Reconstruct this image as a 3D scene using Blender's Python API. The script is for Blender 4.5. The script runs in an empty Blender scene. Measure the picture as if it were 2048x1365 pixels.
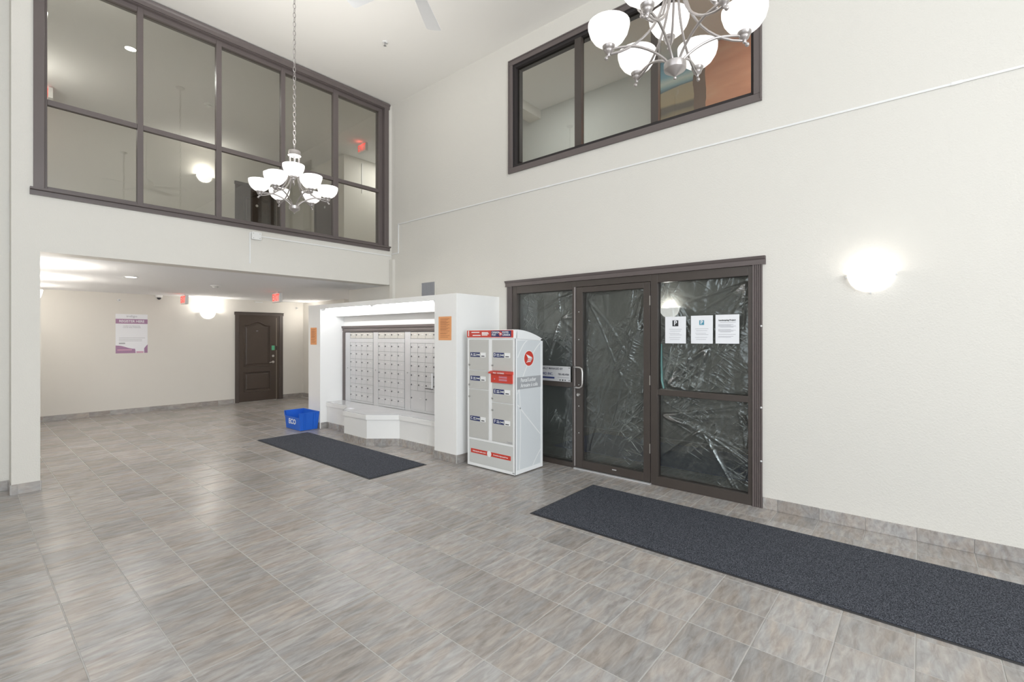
import bpy, math, random
from mathutils import Vector, Matrix, noise
random.seed(7)
C = bpy.context.scene.collection
S = bpy.context.scene
PI = math.pi
# ------------------------------------------------------------------ camera, world, light, exposure
YAW = math.radians(49.40); CAMZ = 1.54
cd = bpy.data.cameras.new('camera'); cam = bpy.data.objects.new('camera', cd); C.objects.link(cam)
cd.sensor_width = 36.0; cd.lens = 952.7/2048*36; cd.shift_y = -0.0048; cd.clip_start = 0.05
cam.location = (0, 0, CAMZ); cam.rotation_euler = (PI/2, 0, -YAW)
S.camera = cam
w = bpy.data.worlds.new('world'); S.world = w; w.use_nodes = True
w.node_tree.nodes['Background'].inputs[0].default_value = (0.82, 0.91, 1.0, 1)
w.node_tree.nodes['Background'].inputs[1].default_value = 1.0
S.view_settings.view_transform = 'Standard'; S.view_settings.look = 'None'
S.view_settings.gamma = 1.0; S.view_settings.use_curve_mapping = False
S.view_settings.exposure = 0.28

def area(name, loc, rot, sx, sy, power, col=(1, 1, 1)):
    l = bpy.data.lights.new(name, 'AREA'); l.shape = 'RECTANGLE'; l.size = sx; l.size_y = sy
    l.energy = power; l.color = col
    o = bpy.data.objects.new(name, l); C.objects.link(o); o.location = loc; o.rotation_euler = rot
    return o
# daylight through the big window behind the camera, plus an added left window
area('daylight_back', (-.8, -5.62, 2.7), (PI/2, 0, 0), 4.2, 4.4, 440, (0.90, 0.955, 1.0))
area('fill_left', (-3.12, -.1, 2.9), (PI/2, 0, -PI/2), 5.0, 3.9, 72, (0.98, 0.985, 1.0))  # fill light added at the left window, which is unseen too

# ------------------------------------------------------------------ materials
def newmat(n):
    m = bpy.data.materials.new(n); m.use_nodes = True
    return m, m.node_tree, m.node_tree.nodes, m.node_tree.links
def pm(n, col, rough=0.5, metal=0.0, spec=0.5, bump=0.0, bscale=200, emit=None, estr=0, var=0.0, vscale=6, coat=0):
    m, t, N, L = newmat(n); b = N['Principled BSDF']
    b.inputs['Base Color'].default_value = (*col, 1); b.inputs['Roughness'].default_value = rough
    b.inputs['Metallic'].default_value = metal; b.inputs['Specular IOR Level'].default_value = spec
    b.inputs['Coat Weight'].default_value = coat
    geo = N.new('ShaderNodeNewGeometry')
    if var:
        no = N.new('ShaderNodeTexNoise'); no.inputs['Scale'].default_value = vscale; no.inputs['Detail'].default_value = 4
        L.new(geo.outputs['Position'], no.inputs['Vector'])
        mx = N.new('ShaderNodeMix'); mx.data_type = 'RGBA'
        mx.inputs['A'].default_value = (*[c*(1-var) for c in col], 1); mx.inputs['B'].default_value = (*[min(1, c*(1+var)) for c in col], 1)
        L.new(no.outputs[0], mx.inputs['Factor']); L.new(mx.outputs['Result'], b.inputs['Base Color'])
    if bump:
        no = N.new('ShaderNodeTexNoise'); no.inputs['Scale'].default_value = bscale; no.inputs['Detail'].default_value = 3
        L.new(geo.outputs['Position'], no.inputs['Vector'])
        bp = N.new('ShaderNodeBump'); bp.inputs['Strength'].default_value = bump; bp.inputs['Distance'].default_value = 0.004
        L.new(no.outputs[0], bp.inputs['Height']); L.new(bp.outputs[0], b.inputs['Normal'])
    if emit:
        b.inputs['Emission Color'].default_value = (*emit, 1); b.inputs['Emission Strength'].default_value = estr
    return m
M = {}
M['wall'] = pm('wall_paint', (0.73, 0.705, 0.655), 0.75, bump=0.6, bscale=85, spec=0.25)
M['hallwall'] = pm('hall_paint', (0.735, 0.71, 0.66), 0.75, bump=0.25, bscale=110, spec=0.25)
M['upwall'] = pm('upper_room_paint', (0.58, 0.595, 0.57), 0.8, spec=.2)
M['ceil'] = pm('ceiling_paint', (0.87, 0.85, 0.81), 0.85, spec=0.2)
M['popcorn'] = pm('stipple_ceiling', (0.90, 0.90, 0.905), 0.9, bump=0.9, bscale=150, spec=0.15)
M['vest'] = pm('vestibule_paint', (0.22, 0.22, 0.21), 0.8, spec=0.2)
M['trim'] = pm('brown_trim_paint', (0.135, 0.112, 0.108), 0.38, var=0.08, vscale=3)
M['trimdoor'] = pm('door_casing_paint', (0.085, 0.068, 0.060), 0.4, var=0.1, vscale=4)
M['reveal'] = pm('dark_window_reveal', (0.05, 0.045, 0.045), 0.9, spec=.05)
M['bronze'] = pm('dark_bronze_aluminium', (0.062, 0.050, 0.044), 0.36, spec=0.6, var=0.1, vscale=4)
M['doorwood'] = pm('dark_door_paint', (0.068, 0.050, 0.040), 0.32, var=0.12, vscale=5)
M['chrome'] = pm('brushed_nickel', (0.62, 0.60, 0.58), 0.3, metal=0.9)
M['nickel'] = pm('satin_nickel', (0.43, 0.40, 0.39), 0.34, metal=0.75)
M['steel'] = pm('steel', (0.5, 0.5, 0.5), 0.35, metal=0.8)
M['alu'] = pm('anodised_aluminium', (0.66, 0.66, 0.67), 0.42, metal=0.35, var=0.05, vscale=9)
M['alubeige'] = pm('aged_aluminium', (0.62, 0.60, 0.56), 0.45, metal=0.3)
M['lockdark'] = pm('key_lock_metal', (0.22, 0.22, 0.23), 0.35, metal=.6)
M['gap'] = pm('shadowed_door_gap', (0.16, 0.16, 0.165), 0.6)
M['dark'] = pm('dark_gap', (0.03, 0.03, 0.03), 0.6)
M['lam'] = pm('white_laminate', (0.62, 0.62, 0.63), 0.22, var=0.12, vscale=4)
M['fanwhite'] = pm('fan_white_enamel', (0.93, 0.93, 0.93), 0.4)
M['white'] = pm('white_plastic', (0.82, 0.82, 0.81), 0.45)
M['board'] = pm('white_board', (0.90, 0.895, 0.88), 0.6, bump=0.1, bscale=90)
M['ledge'] = pm('grey_laminate', (0.50, 0.50, 0.51), 0.22, var=0.14, vscale=4)
M['paper'] = pm('paper', (0.86, 0.87, 0.90), 0.7)
M['orange'] = pm('orange_paper', (0.86, 0.40, 0.17), 0.7)
M['orangeink'] = pm('faded_ink', (0.50, 0.20, 0.09), 0.7)
M['ink'] = pm('black_ink', (0.03, 0.03, 0.035), 0.6)
M['darkink'] = pm('charcoal_ink', (0.10, 0.10, 0.12), 0.6)
M['greyink'] = pm('grey_ink', (0.42, 0.42, 0.45), 0.6)
M['teal'] = pm('teal_ink', (0.09, 0.30, 0.42), 0.6)
M['purple'] = pm('purple_print', (0.37, 0.21, 0.34), 0.5)
M['pink'] = pm('pink_print', (0.62, 0.36, 0.48), 0.5)
M['red'] = pm('post_red', (0.62, 0.055, 0.035), 0.4)
M['navy'] = pm('navy_print', (0.022, 0.035, 0.14), 0.4)
M['lockwhite'] = pm('locker_white', (0.90, 0.91, 0.91), 0.35)
M['lockgrey'] = pm('locker_door_grey', (0.56, 0.555, 0.53), 0.4)
M['lockpanel'] = pm('locker_side_panel', (0.70, 0.73, 0.75), 0.4)
M['kick'] = pm('locker_kick_grey', (0.62, 0.63, 0.615), 0.4)
M['lockband'] = pm('locker_side_band', (0.40, 0.41, 0.43), 0.4)
M['blue'] = pm('blue_plastic', (0.012, 0.125, 0.62), 0.42)
M['green'] = pm('green_sticker', (0.10, 0.42, 0.24), 0.5)
M['shade'] = pm('frosted_glass_lit', (0.9, 0.9, 0.88), 0.4, emit=(1.0, 0.975, 0.94), estr=0.62)
M['sconce'] = pm('sconce_glass_lit', (0.9, 0.9, 0.88), 0.4, emit=(1.0, 0.98, 0.95), estr=1.1)
M['tube'] = pm('fluorescent_tube_lit', (0.9, 0.9, 0.9), 0.4, emit=(1.0, 1.0, 1.0), estr=42)
M['down'] = pm('downlight_lit', (0.9, 0.9, 0.9), 0.4, emit=(1.0, 1.0, 0.98), estr=6)
M['exitred'] = pm('exit_letters_lit', (0.7, 0.1, 0.08), 0.4, emit=(1.0, 0.07, 0.05), estr=0.75)
M['exitface'] = pm('exit_face', (0.80, 0.66, 0.63), 0.4, emit=(1.0, 0.5, 0.45), estr=0.10)
M['runner'] = None
M['bolt'] = pm('bright_screw', (0.8, 0.8, 0.8), 0.3, metal=0.6)
M['bronzelight'] = pm('worn_bronze_edge', (0.30, 0.27, 0.26), 0.35)
M['foam'] = pm('pale_teal_foam', (0.25, 0.48, 0.46), 0.7)
M['beige'] = pm('beige_strip', (0.52, 0.46, 0.36), 0.6)

def tile_mat():
    m, t, N, L = newmat('stone_tile'); b = N['Principled BSDF']
    geo = N.new('ShaderNodeNewGeometry')
    def vm(op, a, bb):
        n = N.new('ShaderNodeVectorMath'); n.operation = op
        for i, v in enumerate((a, bb)):
            if v is None: continue
            if isinstance(v, tuple): n.inputs[i].default_value = v
            else: L.new(v, n.inputs[i])
        return n.outputs[0]
    p = vm('SUBTRACT', geo.outputs['Position'], (0.70, 2.196, 0))
    q = vm('DIVIDE', p, (0.311, 0.311, 10.0)); q = vm('ADD', q, (0, 0, 0.5))
    fl = vm('FLOOR', q, None)
    wn = N.new('ShaderNodeTexWhiteNoise'); wn.noise_dimensions = '3D'; L.new(fl, wn.inputs['Vector'])
    off = vm('MULTIPLY', wn.outputs['Color'], (9.0, 9.0, 9.0))
    st = vm('MULTIPLY', p, (1.5, 6.4, 4.0)); v = vm('ADD', st, off)
    n1 = N.new('ShaderNodeTexNoise'); n1.inputs['Scale'].default_value = 4.6; n1.inputs['Detail'].default_value = 7; n1.inputs['Roughness'].default_value = 0.62
    n1.inputs['Distortion'].default_value = 0.5
    L.new(v, n1.inputs['Vector'])
    n2 = N.new('ShaderNodeTexNoise'); n2.inputs['Scale'].default_value = 1.3; n2.inputs['Detail'].default_value = 3; n2.inputs['Distortion'].default_value = 1.2
    L.new(v, n2.inputs['Vector'])
    r1 = N.new('ShaderNodeValToRGB'); e = r1.color_ramp.elements
    e[0].position = 0.30; e[0].color = (0.280, 0.262, 0.248, 1); e[1].position = 0.74; e[1].color = (0.50, 0.480, 0.464, 1)
    L.new(n1.outputs[0], r1.inputs[0])
    r2 = N.new('ShaderNodeValToRGB'); e = r2.color_ramp.elements
    e[0].position = 0.38; e[0].color = (0.965, 0.98, 1.0, 1); e[1].position = 0.68; e[1].color = (1.055, 0.98, 0.915, 1)
    L.new(n2.outputs[0], r2.inputs[0])
    mx = N.new('ShaderNodeMix'); mx.data_type = 'RGBA'; mx.blend_type = 'MULTIPLY'; mx.inputs['Factor'].default_value = 1
    L.new(r1.outputs[0], mx.inputs['A']); L.new(r2.outputs[0], mx.inputs['B'])
    mr = N.new('ShaderNodeMapRange'); mr.inputs['To Min'].default_value = 0.86; mr.inputs['To Max'].default_value = 1.10
    L.new(wn.outputs['Value'], mr.inputs['Value'])
    mx2 = N.new('ShaderNodeMix'); mx2.data_type = 'RGBA'; mx2.blend_type = 'MULTIPLY'; mx2.inputs['Factor'].default_value = 1
    L.new(mx.outputs['Result'], mx2.inputs['A']); L.new(mr.outputs[0], mx2.inputs['B'])
    L.new(mx2.outputs['Result'], b.inputs['Base Color'])
    b.inputs['Roughness'].default_value = 0.27; b.inputs['Specular IOR Level'].default_value = 0.42
    bp = N.new('ShaderNodeBump'); bp.inputs['Strength'].default_value = 0.16; bp.inputs['Distance'].default_value = 0.004
    L.new(n1.outputs[0], bp.inputs['Height']); L.new(bp.outputs[0], b.inputs['Normal'])
    return m
M['tile'] = tile_mat()
M['grout'] = pm('grout', (0.50, 0.485, 0.465), 0.8)

def runner_mat(n, c0, c1):
    m, t, N, L = newmat(n); b = N['Principled BSDF']
    geo = N.new('ShaderNodeNewGeometry')
    no = N.new('ShaderNodeTexNoise'); no.inputs['Scale'].default_value = 170; no.inputs['Detail'].default_value = 2
    L.new(geo.outputs['Position'], no.inputs['Vector'])
    r = N.new('ShaderNodeValToRGB'); e = r.color_ramp.elements
    e[0].position = 0.42; e[0].color = (*c0, 1); e[1].position = 0.72; e[1].color = (*c1, 1)
    L.new(no.outputs[0], r.inputs[0]); L.new(r.outputs[0], b.inputs['Base Color'])
    b.inputs['Roughness'].default_value = 0.95; b.inputs['Specular IOR Level'].default_value = 0.15
    bp = N.new('ShaderNodeBump'); bp.inputs['Strength'].default_value = 0.8; bp.inputs['Distance'].default_value = 0.004
    L.new(no.outputs[0], bp.inputs['Height']); L.new(bp.outputs[0], b.inputs['Normal'])
    return m
M['carpet'] = runner_mat('mat_pile', (0.028, 0.031, 0.040), (0.16, 0.17, 0.20))
M['rubber'] = pm('mat_rubber_edge', (0.035, 0.035, 0.038), 0.6)

def glass_mat(n, tint=(1, 1, 1), ior=1.75, streak=False, rough=0.0):
    m, t, N, L = newmat(n); N.remove(N['Principled BSDF']); out = N['Material Output']
    tr = N.new('ShaderNodeBsdfTransparent'); tr.inputs[0].default_value = (*tint, 1)
    gl = N.new('ShaderNodeBsdfGlossy'); gl.inputs['Roughness'].default_value = rough
    fr = N.new('ShaderNodeFresnel'); fr.inputs['IOR'].default_value = ior
    geo = N.new('ShaderNodeNewGeometry')
    inv = N.new('ShaderNodeMath'); inv.operation = 'SUBTRACT'; inv.inputs[0].default_value = 1; L.new(geo.outputs['Backfacing'], inv.inputs[1])
    mu = N.new('ShaderNodeMath'); mu.operation = 'MULTIPLY'; L.new(fr.outputs[0], mu.inputs[0]); L.new(inv.outputs[0], mu.inputs[1])
    mx = N.new('ShaderNodeMixShader'); L.new(mu.outputs[0], mx.inputs[0]); L.new(tr.outputs[0], mx.inputs[1]); L.new(gl.outputs[0], mx.inputs[2])
    L.new(mx.outputs[0], out.inputs['Surface'])
    return m
M['glass'] = glass_mat('clear_glass', (0.84, 0.85, 0.83), ior=2.15)
M['glassR'] = glass_mat('tinted_glass', (0.78, 0.80, 0.79), ior=1.95)
M['glassS'] = glass_mat('storefront_glass', (0.82, 0.84, 0.84), ior=1.6)

def film_mat():
    m, t, N, L = newmat('clear_poly_film'); N.remove(N['Principled BSDF']); out = N['Material Output']
    geo = N.new('ShaderNodeNewGeometry')
    tr = N.new('ShaderNodeBsdfTransparent'); tr.inputs[0].default_value = (0.90, 0.90, 0.88, 1)
    gl = N.new('ShaderNodeBsdfGlossy'); gl.inputs['Roughness'].default_value = 0.13
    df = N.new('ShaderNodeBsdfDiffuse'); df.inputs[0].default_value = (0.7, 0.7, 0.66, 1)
    bp = N.new('ShaderNodeBump'); bp.inputs['Strength'].default_value = 0.55; bp.inputs['Distance'].default_value = 0.008
    no = N.new('ShaderNodeTexNoise'); no.inputs['Scale'].default_value = 34; no.inputs['Detail'].default_value = 3; no.inputs['Distortion'].default_value = 1.5
    L.new(geo.outputs['Position'], no.inputs['Vector'])
    wh = None; hs0 = N.new('ShaderNodeMath'); hs0.operation = 'MULTIPLY'; L.new(no.outputs[0], hs0.inputs[0]); hs0.inputs[1].default_value = .5; hs = hs0.outputs[0]
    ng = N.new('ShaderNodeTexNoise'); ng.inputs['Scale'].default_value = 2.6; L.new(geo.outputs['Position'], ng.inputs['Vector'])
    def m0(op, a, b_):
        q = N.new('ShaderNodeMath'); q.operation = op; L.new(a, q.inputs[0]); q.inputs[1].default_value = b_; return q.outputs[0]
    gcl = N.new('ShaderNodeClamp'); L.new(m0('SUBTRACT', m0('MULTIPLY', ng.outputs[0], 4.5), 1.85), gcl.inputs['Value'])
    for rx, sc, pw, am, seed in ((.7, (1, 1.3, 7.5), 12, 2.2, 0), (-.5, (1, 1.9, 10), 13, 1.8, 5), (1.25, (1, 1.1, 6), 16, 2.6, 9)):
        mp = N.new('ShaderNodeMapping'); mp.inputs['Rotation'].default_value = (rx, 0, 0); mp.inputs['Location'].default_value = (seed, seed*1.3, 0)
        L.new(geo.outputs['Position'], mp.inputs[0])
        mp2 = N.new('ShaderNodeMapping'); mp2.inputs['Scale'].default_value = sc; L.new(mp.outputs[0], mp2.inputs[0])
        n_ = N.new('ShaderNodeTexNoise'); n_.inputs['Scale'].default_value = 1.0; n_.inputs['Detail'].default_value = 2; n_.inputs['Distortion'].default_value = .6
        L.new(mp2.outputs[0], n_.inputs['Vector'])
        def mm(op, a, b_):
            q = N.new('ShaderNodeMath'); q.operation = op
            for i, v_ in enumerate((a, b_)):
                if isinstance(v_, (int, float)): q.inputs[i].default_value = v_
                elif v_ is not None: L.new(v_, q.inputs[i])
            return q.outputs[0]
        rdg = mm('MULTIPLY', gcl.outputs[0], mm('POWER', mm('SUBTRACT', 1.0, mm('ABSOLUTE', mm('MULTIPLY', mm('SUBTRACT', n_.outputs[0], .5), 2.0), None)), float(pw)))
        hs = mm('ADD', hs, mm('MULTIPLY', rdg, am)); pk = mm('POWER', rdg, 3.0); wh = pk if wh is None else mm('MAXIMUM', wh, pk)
    L.new(hs, bp.inputs['Height']); L.new(bp.outputs[0], gl.inputs['Normal'])
    m1 = N.new('ShaderNodeMixShader'); m1.inputs[0].default_value = 0.30
    L.new(tr.outputs[0], m1.inputs[1]); L.new(gl.outputs[0], m1.inputs[2])
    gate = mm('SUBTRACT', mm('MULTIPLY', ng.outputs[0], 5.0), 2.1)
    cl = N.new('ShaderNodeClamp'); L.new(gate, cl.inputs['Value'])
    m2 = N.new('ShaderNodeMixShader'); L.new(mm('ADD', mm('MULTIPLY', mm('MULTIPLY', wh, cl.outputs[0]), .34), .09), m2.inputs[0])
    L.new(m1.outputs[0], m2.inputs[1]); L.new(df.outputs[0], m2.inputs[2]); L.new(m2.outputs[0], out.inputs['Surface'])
    return m
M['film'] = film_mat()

# ------------------------------------------------------------------ mesh builder
class MB:
    def __init__(s): s.v = []; s.f = []; s.m = []
    def add(s, vs, fs, m=0):
        b = len(s.v); s.v += [tuple(x) for x in vs]; s.f += [tuple(b+i for i in f) for f in fs]; s.m += [m]*len(fs); return s
    def box(s, x0, x1, y0, y1, z0, z1, m=0):
        if x0 > x1: x0, x1 = x1, x0
        if y0 > y1: y0, y1 = y1, y0
        if z0 > z1: z0, z1 = z1, z0
        v = [(x, y, z) for z in (z0, z1) for y in (y0, y1) for x in (x0, x1)]
        return s.add(v, [(0, 2, 3, 1), (4, 5, 7, 6), (0, 1, 5, 4), (2, 6, 7, 3), (0, 4, 6, 2), (1, 3, 7, 5)], m)
    def prism(s, poly, h0, h1, axis='z', m=0):
        # poly in the two other axes: z->(x,y), x->(y,z), y->(x,z)
        def P(a, b, h): return (a, b, h) if axis == 'z' else ((h, a, b) if axis == 'x' else (a, h, b))
        n = len(poly); v = [P(a, b, h0) for a, b in poly]+[P(a, b, h1) for a, b in poly]
        f = [tuple(range(n)), tuple(range(2*n-1, n-1, -1))]+[(i, i+n, (i+1) % n+n, (i+1) % n) for i in range(n)]
        return s.add(v, f, m)
    def lathe(s, prof, c=(0, 0, 0), seg=16, m=0, axis='z', a0=0, a1=2*PI):
        full = abs(a1-a0-2*PI) < 1e-6; k = seg if full else seg+1; v = []
        for r, h in prof:
            for i in range(k):
                a = a0+(a1-a0)*i/seg; x, y = r*math.cos(a), r*math.sin(a)
                p = (x, y, h) if axis == 'z' else ((h, x, y) if axis == 'x' else (x, h, y))
                v.append((c[0]+p[0], c[1]+p[1], c[2]+p[2]))
        f = []
        for j in range(len(prof)-1):
            for i in range(seg):
                i2 = (i+1) % k if full else i+1
                f.append((j*k+i, j*k+i2, (j+1)*k+i2, (j+1)*k+i))
        return s.add(v, f, m)
    def tube(s, pts, r, seg=8, m=0, closed=False):
        pts = [Vector(p) for p in pts]; n = len(pts); v = []; up = Vector((0.13, 0.21, 0.97)).normalized()
        prev = None
        for i, p in enumerate(pts):
            if closed: d = (pts[(i+1) % n]-pts[i-1])
            else: d = pts[min(i+1, n-1)]-pts[max(i-1, 0)]
            d.normalize()
            if prev is None:
                a = d.cross(up)
                if a.length < 0.1: a = d.cross(Vector((1, 0, 0)))
            else: a = prev-d*prev.dot(d)
            a.normalize(); prev = a; b = d.cross(a)
            rr = r[i] if isinstance(r, (list, tuple)) else r
            for q in range(seg):
                t = 2*PI*q/seg; v.append(p+(a*math.cos(t)+b*math.sin(t))*rr)
        f = []
        for i in range(n if closed else n-1):
            for q in range(seg):
                j = (i+1) % n; f.append((i*seg+q, i*seg+(q+1) % seg, j*seg+(q+1) % seg, j*seg+q))
        if not closed: f += [tuple(range(seg))[::-1], tuple((n-1)*seg+q for q in range(seg))]
        return s.add(v, f, m)
    def ball(s, c, r, seg=10, m=0, sz=1.0):
        return s.lathe([(max(1e-4, r*math.sin(PI*i/6)), -r*sz*math.cos(PI*i/6)) for i in range(7)], c, seg, m)
OFF = {}
def tag(o, label=None, cat=None, group=None, kind=None):
    if label: o['label'] = label
    if cat: o['category'] = cat
    if group: o['group'] = group
    if kind: o['kind'] = kind
    return o
def build(mb, name, mats, parent=None, bevel=0.0, smooth=False, at=None, local=False):
    """one mesh object; vertices given in world space unless local, stored relative to the thing's origin"""
    if at is not None: o_ = Vector(at)
    elif parent is not None: o_ = OFF.get(parent.name, Vector())
    else: o_ = Vector()
    me = bpy.data.meshes.new(name)
    vs = mb.v if local else [(x-o_.x, y-o_.y, z-o_.z) for x, y, z in mb.v]
    me.from_pydata(vs, [], mb.f); me.validate()
    if not isinstance(mats, (list, tuple)): mats = [mats]
    for m in mats: me.materials.append(M[m] if isinstance(m, str) else m)
    if len(me.polygons) == len(mb.m):
        me.polygons.foreach_set('material_index', mb.m)
    import bmesh
    bm = bmesh.new(); bm.from_mesh(me); bmesh.ops.recalc_face_normals(bm, faces=bm.faces); bm.to_mesh(me); bm.free()
    if smooth: me.shade_smooth()
    o = bpy.data.objects.new(name, me); C.objects.link(o)
    if parent is not None: o.parent = parent
    elif at is not None: o.location = at
    if parent is not None or at is not None: OFF[o.name] = o_
    if bevel:
        b = o.modifiers.new('bevel', 'BEVEL'); b.width = bevel; b.segments = 2; b.limit_method = 'ANGLE'; b.angle_limit = 0.7
        b.harden_normals = False
    if smooth:
        try:
            e = me.attributes  # smooth by angle
            me.set_sharp_from_angle(angle=0.7)
        except Exception: pass
    return o
def thing(name, label, cat, loc=(0, 0, 0), rotz=0, group=None, kind=None):
    o = bpy.data.objects.new(name, None); C.objects.link(o); o.location = loc; o.rotation_euler = (0, 0, rotz)
    o.empty_display_size = 0.1
    OFF[o.name] = Vector(loc); return tag(o, label, cat, group, kind)
def copy_tree(o, parent=None):
    c = o.copy(); C.objects.link(c)
    if parent is not None: c.parent = parent
    OFF[c.name] = OFF.get(o.name, Vector())
    for ch in list(o.children): copy_tree(ch, c)
    return c
def bx(*a): return MB().box(*a)
FC = {}
def text_mb(s, size, face, pos, align='CENTER', ext=0.0006, xs=1.0, bold=0.0, m=0):
    """lettering as flat geometry. face 'x': seen looking +X; 'y': seen looking +Y"""
    cu = bpy.data.curves.new('t', 'FONT'); cu.body = s; cu.size = size; cu.extrude = ext; cu.align_x = align; cu.align_y = 'CENTER'
    cu.resolution_u = 2; cu.offset = bold; cu.space_line = 0.95
    ob = bpy.data.objects.new('t', cu); C.objects.link(ob)
    dg = bpy.context.evaluated_depsgraph_get(); me = bpy.data.meshes.new_from_object(ob.evaluated_get(dg))
    mb = MB(); vs = []
    for v in me.vertices:
        x, y, z = v.co; x *= xs
        vs.append((pos[0]-z, pos[1]-x, pos[2]+y) if face == 'x' else (pos[0]+x, pos[1]-z, pos[2]+y))
    mb.add(vs, [tuple(p.vertices) for p in me.polygons], m)
    bpy.data.objects.remove(ob); bpy.data.meshes.remove(me); bpy.data.curves.remove(cu)
    return mb
def lettering(parent, s, size, face, pos, mat, label=None, **k):
    o = build(text_mb(s, size, face, pos, **k), 'lettering', mat, parent)
    if label: o['label'] = label
    return o
def wall_cells(mb, axis, c0, c1, u0, u1, z0, z1, holes, m=0):
    us = sorted({u0, u1, *[h[0] for h in holes], *[h[1] for h in holes]}); zs = sorted({z0, z1, *[h[2] for h in holes], *[h[3] for h in holes]})
    us = [u for u in us if u0 <= u <= u1]; zs = [z for z in zs if z0 <= z <= z1]
    for a, b in zip(us, us[1:]):
        for c, d in zip(zs, zs[1:]):
            um, zm = (a+b)/2, (c+d)/2
            if any(h[0] < um < h[1] and h[2] < zm < h[3] for h in holes): continue
            if axis == 'x': mb.box(c0, c1, a, b, c, d, m)
            else: mb.box(a, b, c0, c1, c, d, m)
    return mb
def structure(mb, name, mat, label, cat='wall', bevel=0):
    o = build(mb, name, mat, None, bevel); return tag(o, label, cat, kind='structure')

XR, YF, ZC, ZH, Z2, ZU, YB = 4.70, 6.66, 5.36, 2.384, 3.00, 5.70, 11.93
T0X, T0Y, TS = 0.70, 2.196, 0.311

# ------------------------------------------------------------------ shell
mb = MB()
wall_cells(mb, 'x', XR, 4.90, -5.5, 6.90, 0, 5.85, [(1.12, 4.06, -1, 2.19), (1.13, 4.02, 3.72, 5.06)])
mb.box(XR, 4.90, 6.90, 7.99, 0, 2.70)
structure(mb, 'wall_right', 'wall', 'tall off-white orange-peel wall holding the glazed entrance')
mb = MB()
wall_cells(mb, 'y', YF, 6.90, 0.345, XR, ZH, 5.85, [(0.56, 4.56, 3.01, 5.27)])
structure(mb, 'wall_center', 'wall', 'off-white wall above the hall opening holding the gridded interior window')
mb = MB(); mb.box(0.345, 0.545, YF, YB, 0, ZH); mb.box(0.345, 0.545, 6.90, YB, Z2, ZU)
structure(mb, 'wall_hall_left', 'wall', 'off-white wall end forming the pilaster left of the hall opening')
structure(MB().box(-3.2, 0.345, 6.92, 7.1, 0, 5.5), 'wall_left_return', 'wall', 'strip of shaded wall at the far left edge beyond the pilaster')
mb = MB(); wall_cells(mb, 'x', -3.2, -3.0, -5.5, 6.92, 0, 5.5, [(-2.6, 2.4, 0.95, 4.85)])
structure(mb, 'wall_left', 'wall', 'lobby wall behind and left of the camera with opening for the added tall window')
mb = MB(); wall_cells(mb, 'y', -5.7, -5.5, -3.2, 4.9, 0, 5.5, [(-2.9, 1.3, 0.5, 4.9)])
structure(mb, 'wall_back', 'wall', 'lobby wall behind the camera with wide window opening')
structure(MB().box(0.345, 7.7, YB, YB+0.15, 0, 5.85), 'wall_hall_back', 'hallwall', 'beige back wall of the hall, rising to the floor above')
mb = MB(); mb.box(5.75, 5.9, 9.97, YB, 0, ZH); mb.box(5.75, 5.9, 9.97, YB, Z2, ZU)
mb.box(5.9, 7.7, 9.97, 10.12, 0, ZH); mb.box(5.9, 7.7, 9.97, 10.12, Z2, ZU)
structure(mb, 'wall_hall_right', 'hallwall', 'beige wall corner at the right end of the hall, beside the brown door')
structure(MB().box(4.90, 7.7, 7.80, 7.99, 0, ZH), 'wall_corridor', 'hallwall', 'corridor wall behind the mail alcove')
structure(MB().box(7.5, 7.7, 7.99, 9.97, 0, ZH), 'wall_corridor_end', 'hallwall', 'end wall of the side corridor')
mb = MB(); mb.box(7.0, 7.15, -0.6, 9.97, Z2, ZU); mb.box(4.9, 7.15, -0.75, -0.6, Z2, ZU)
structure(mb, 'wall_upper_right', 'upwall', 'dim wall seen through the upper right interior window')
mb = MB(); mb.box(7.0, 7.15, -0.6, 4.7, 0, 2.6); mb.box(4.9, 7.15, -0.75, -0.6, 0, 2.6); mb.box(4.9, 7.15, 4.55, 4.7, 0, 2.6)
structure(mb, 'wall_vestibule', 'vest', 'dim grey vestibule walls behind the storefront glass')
structure(MB().box(-3.2, XR, -5.7, YF, ZC, ZC+0.1).box(-3.2, 0.345, YF, 7.1, ZC, ZC+0.1), 'ceiling', 'ceil', 'flat off-white lobby ceiling two storeys up', 'ceiling')
mb = MB(); mb.box(0.545, XR, 6.90, 7.99, ZH, Z2-.02); mb.box(0.545, 7.5, 7.99, YB, ZH, Z2-.02)
structure(mb, 'ceiling_hall', 'popcorn', 'low stippled white ceiling of the hall', 'ceiling')
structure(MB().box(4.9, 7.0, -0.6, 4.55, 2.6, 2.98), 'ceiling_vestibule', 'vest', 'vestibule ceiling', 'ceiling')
mb = MB(); mb.box(0.345, 7.15, 6.90, YB, ZU, ZU+.1); mb.box(4.9, 7.15, -0.75, 6.9, ZU, ZU+.1)
structure(mb, 'ceiling_upper', 'popcorn', 'stippled ceiling of the upper floor seen through the interior windows', 'ceiling')
mb = MB(); mb.box(0.545, 7.0, 6.90, YB, Z2-.02, Z2); mb.box(4.9, 7.0, -0.6, 6.9, Z2-.02, Z2)
structure(mb, 'floor_upper', 'beige', 'upper floor slab', 'floor')
structure(MB().box(4.9, 7.0, 5.30, 5.56, 5.54, ZU), 'trim_1', 'hallwall', 'shallow ceiling beam behind the upper right window', 'beam')

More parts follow.
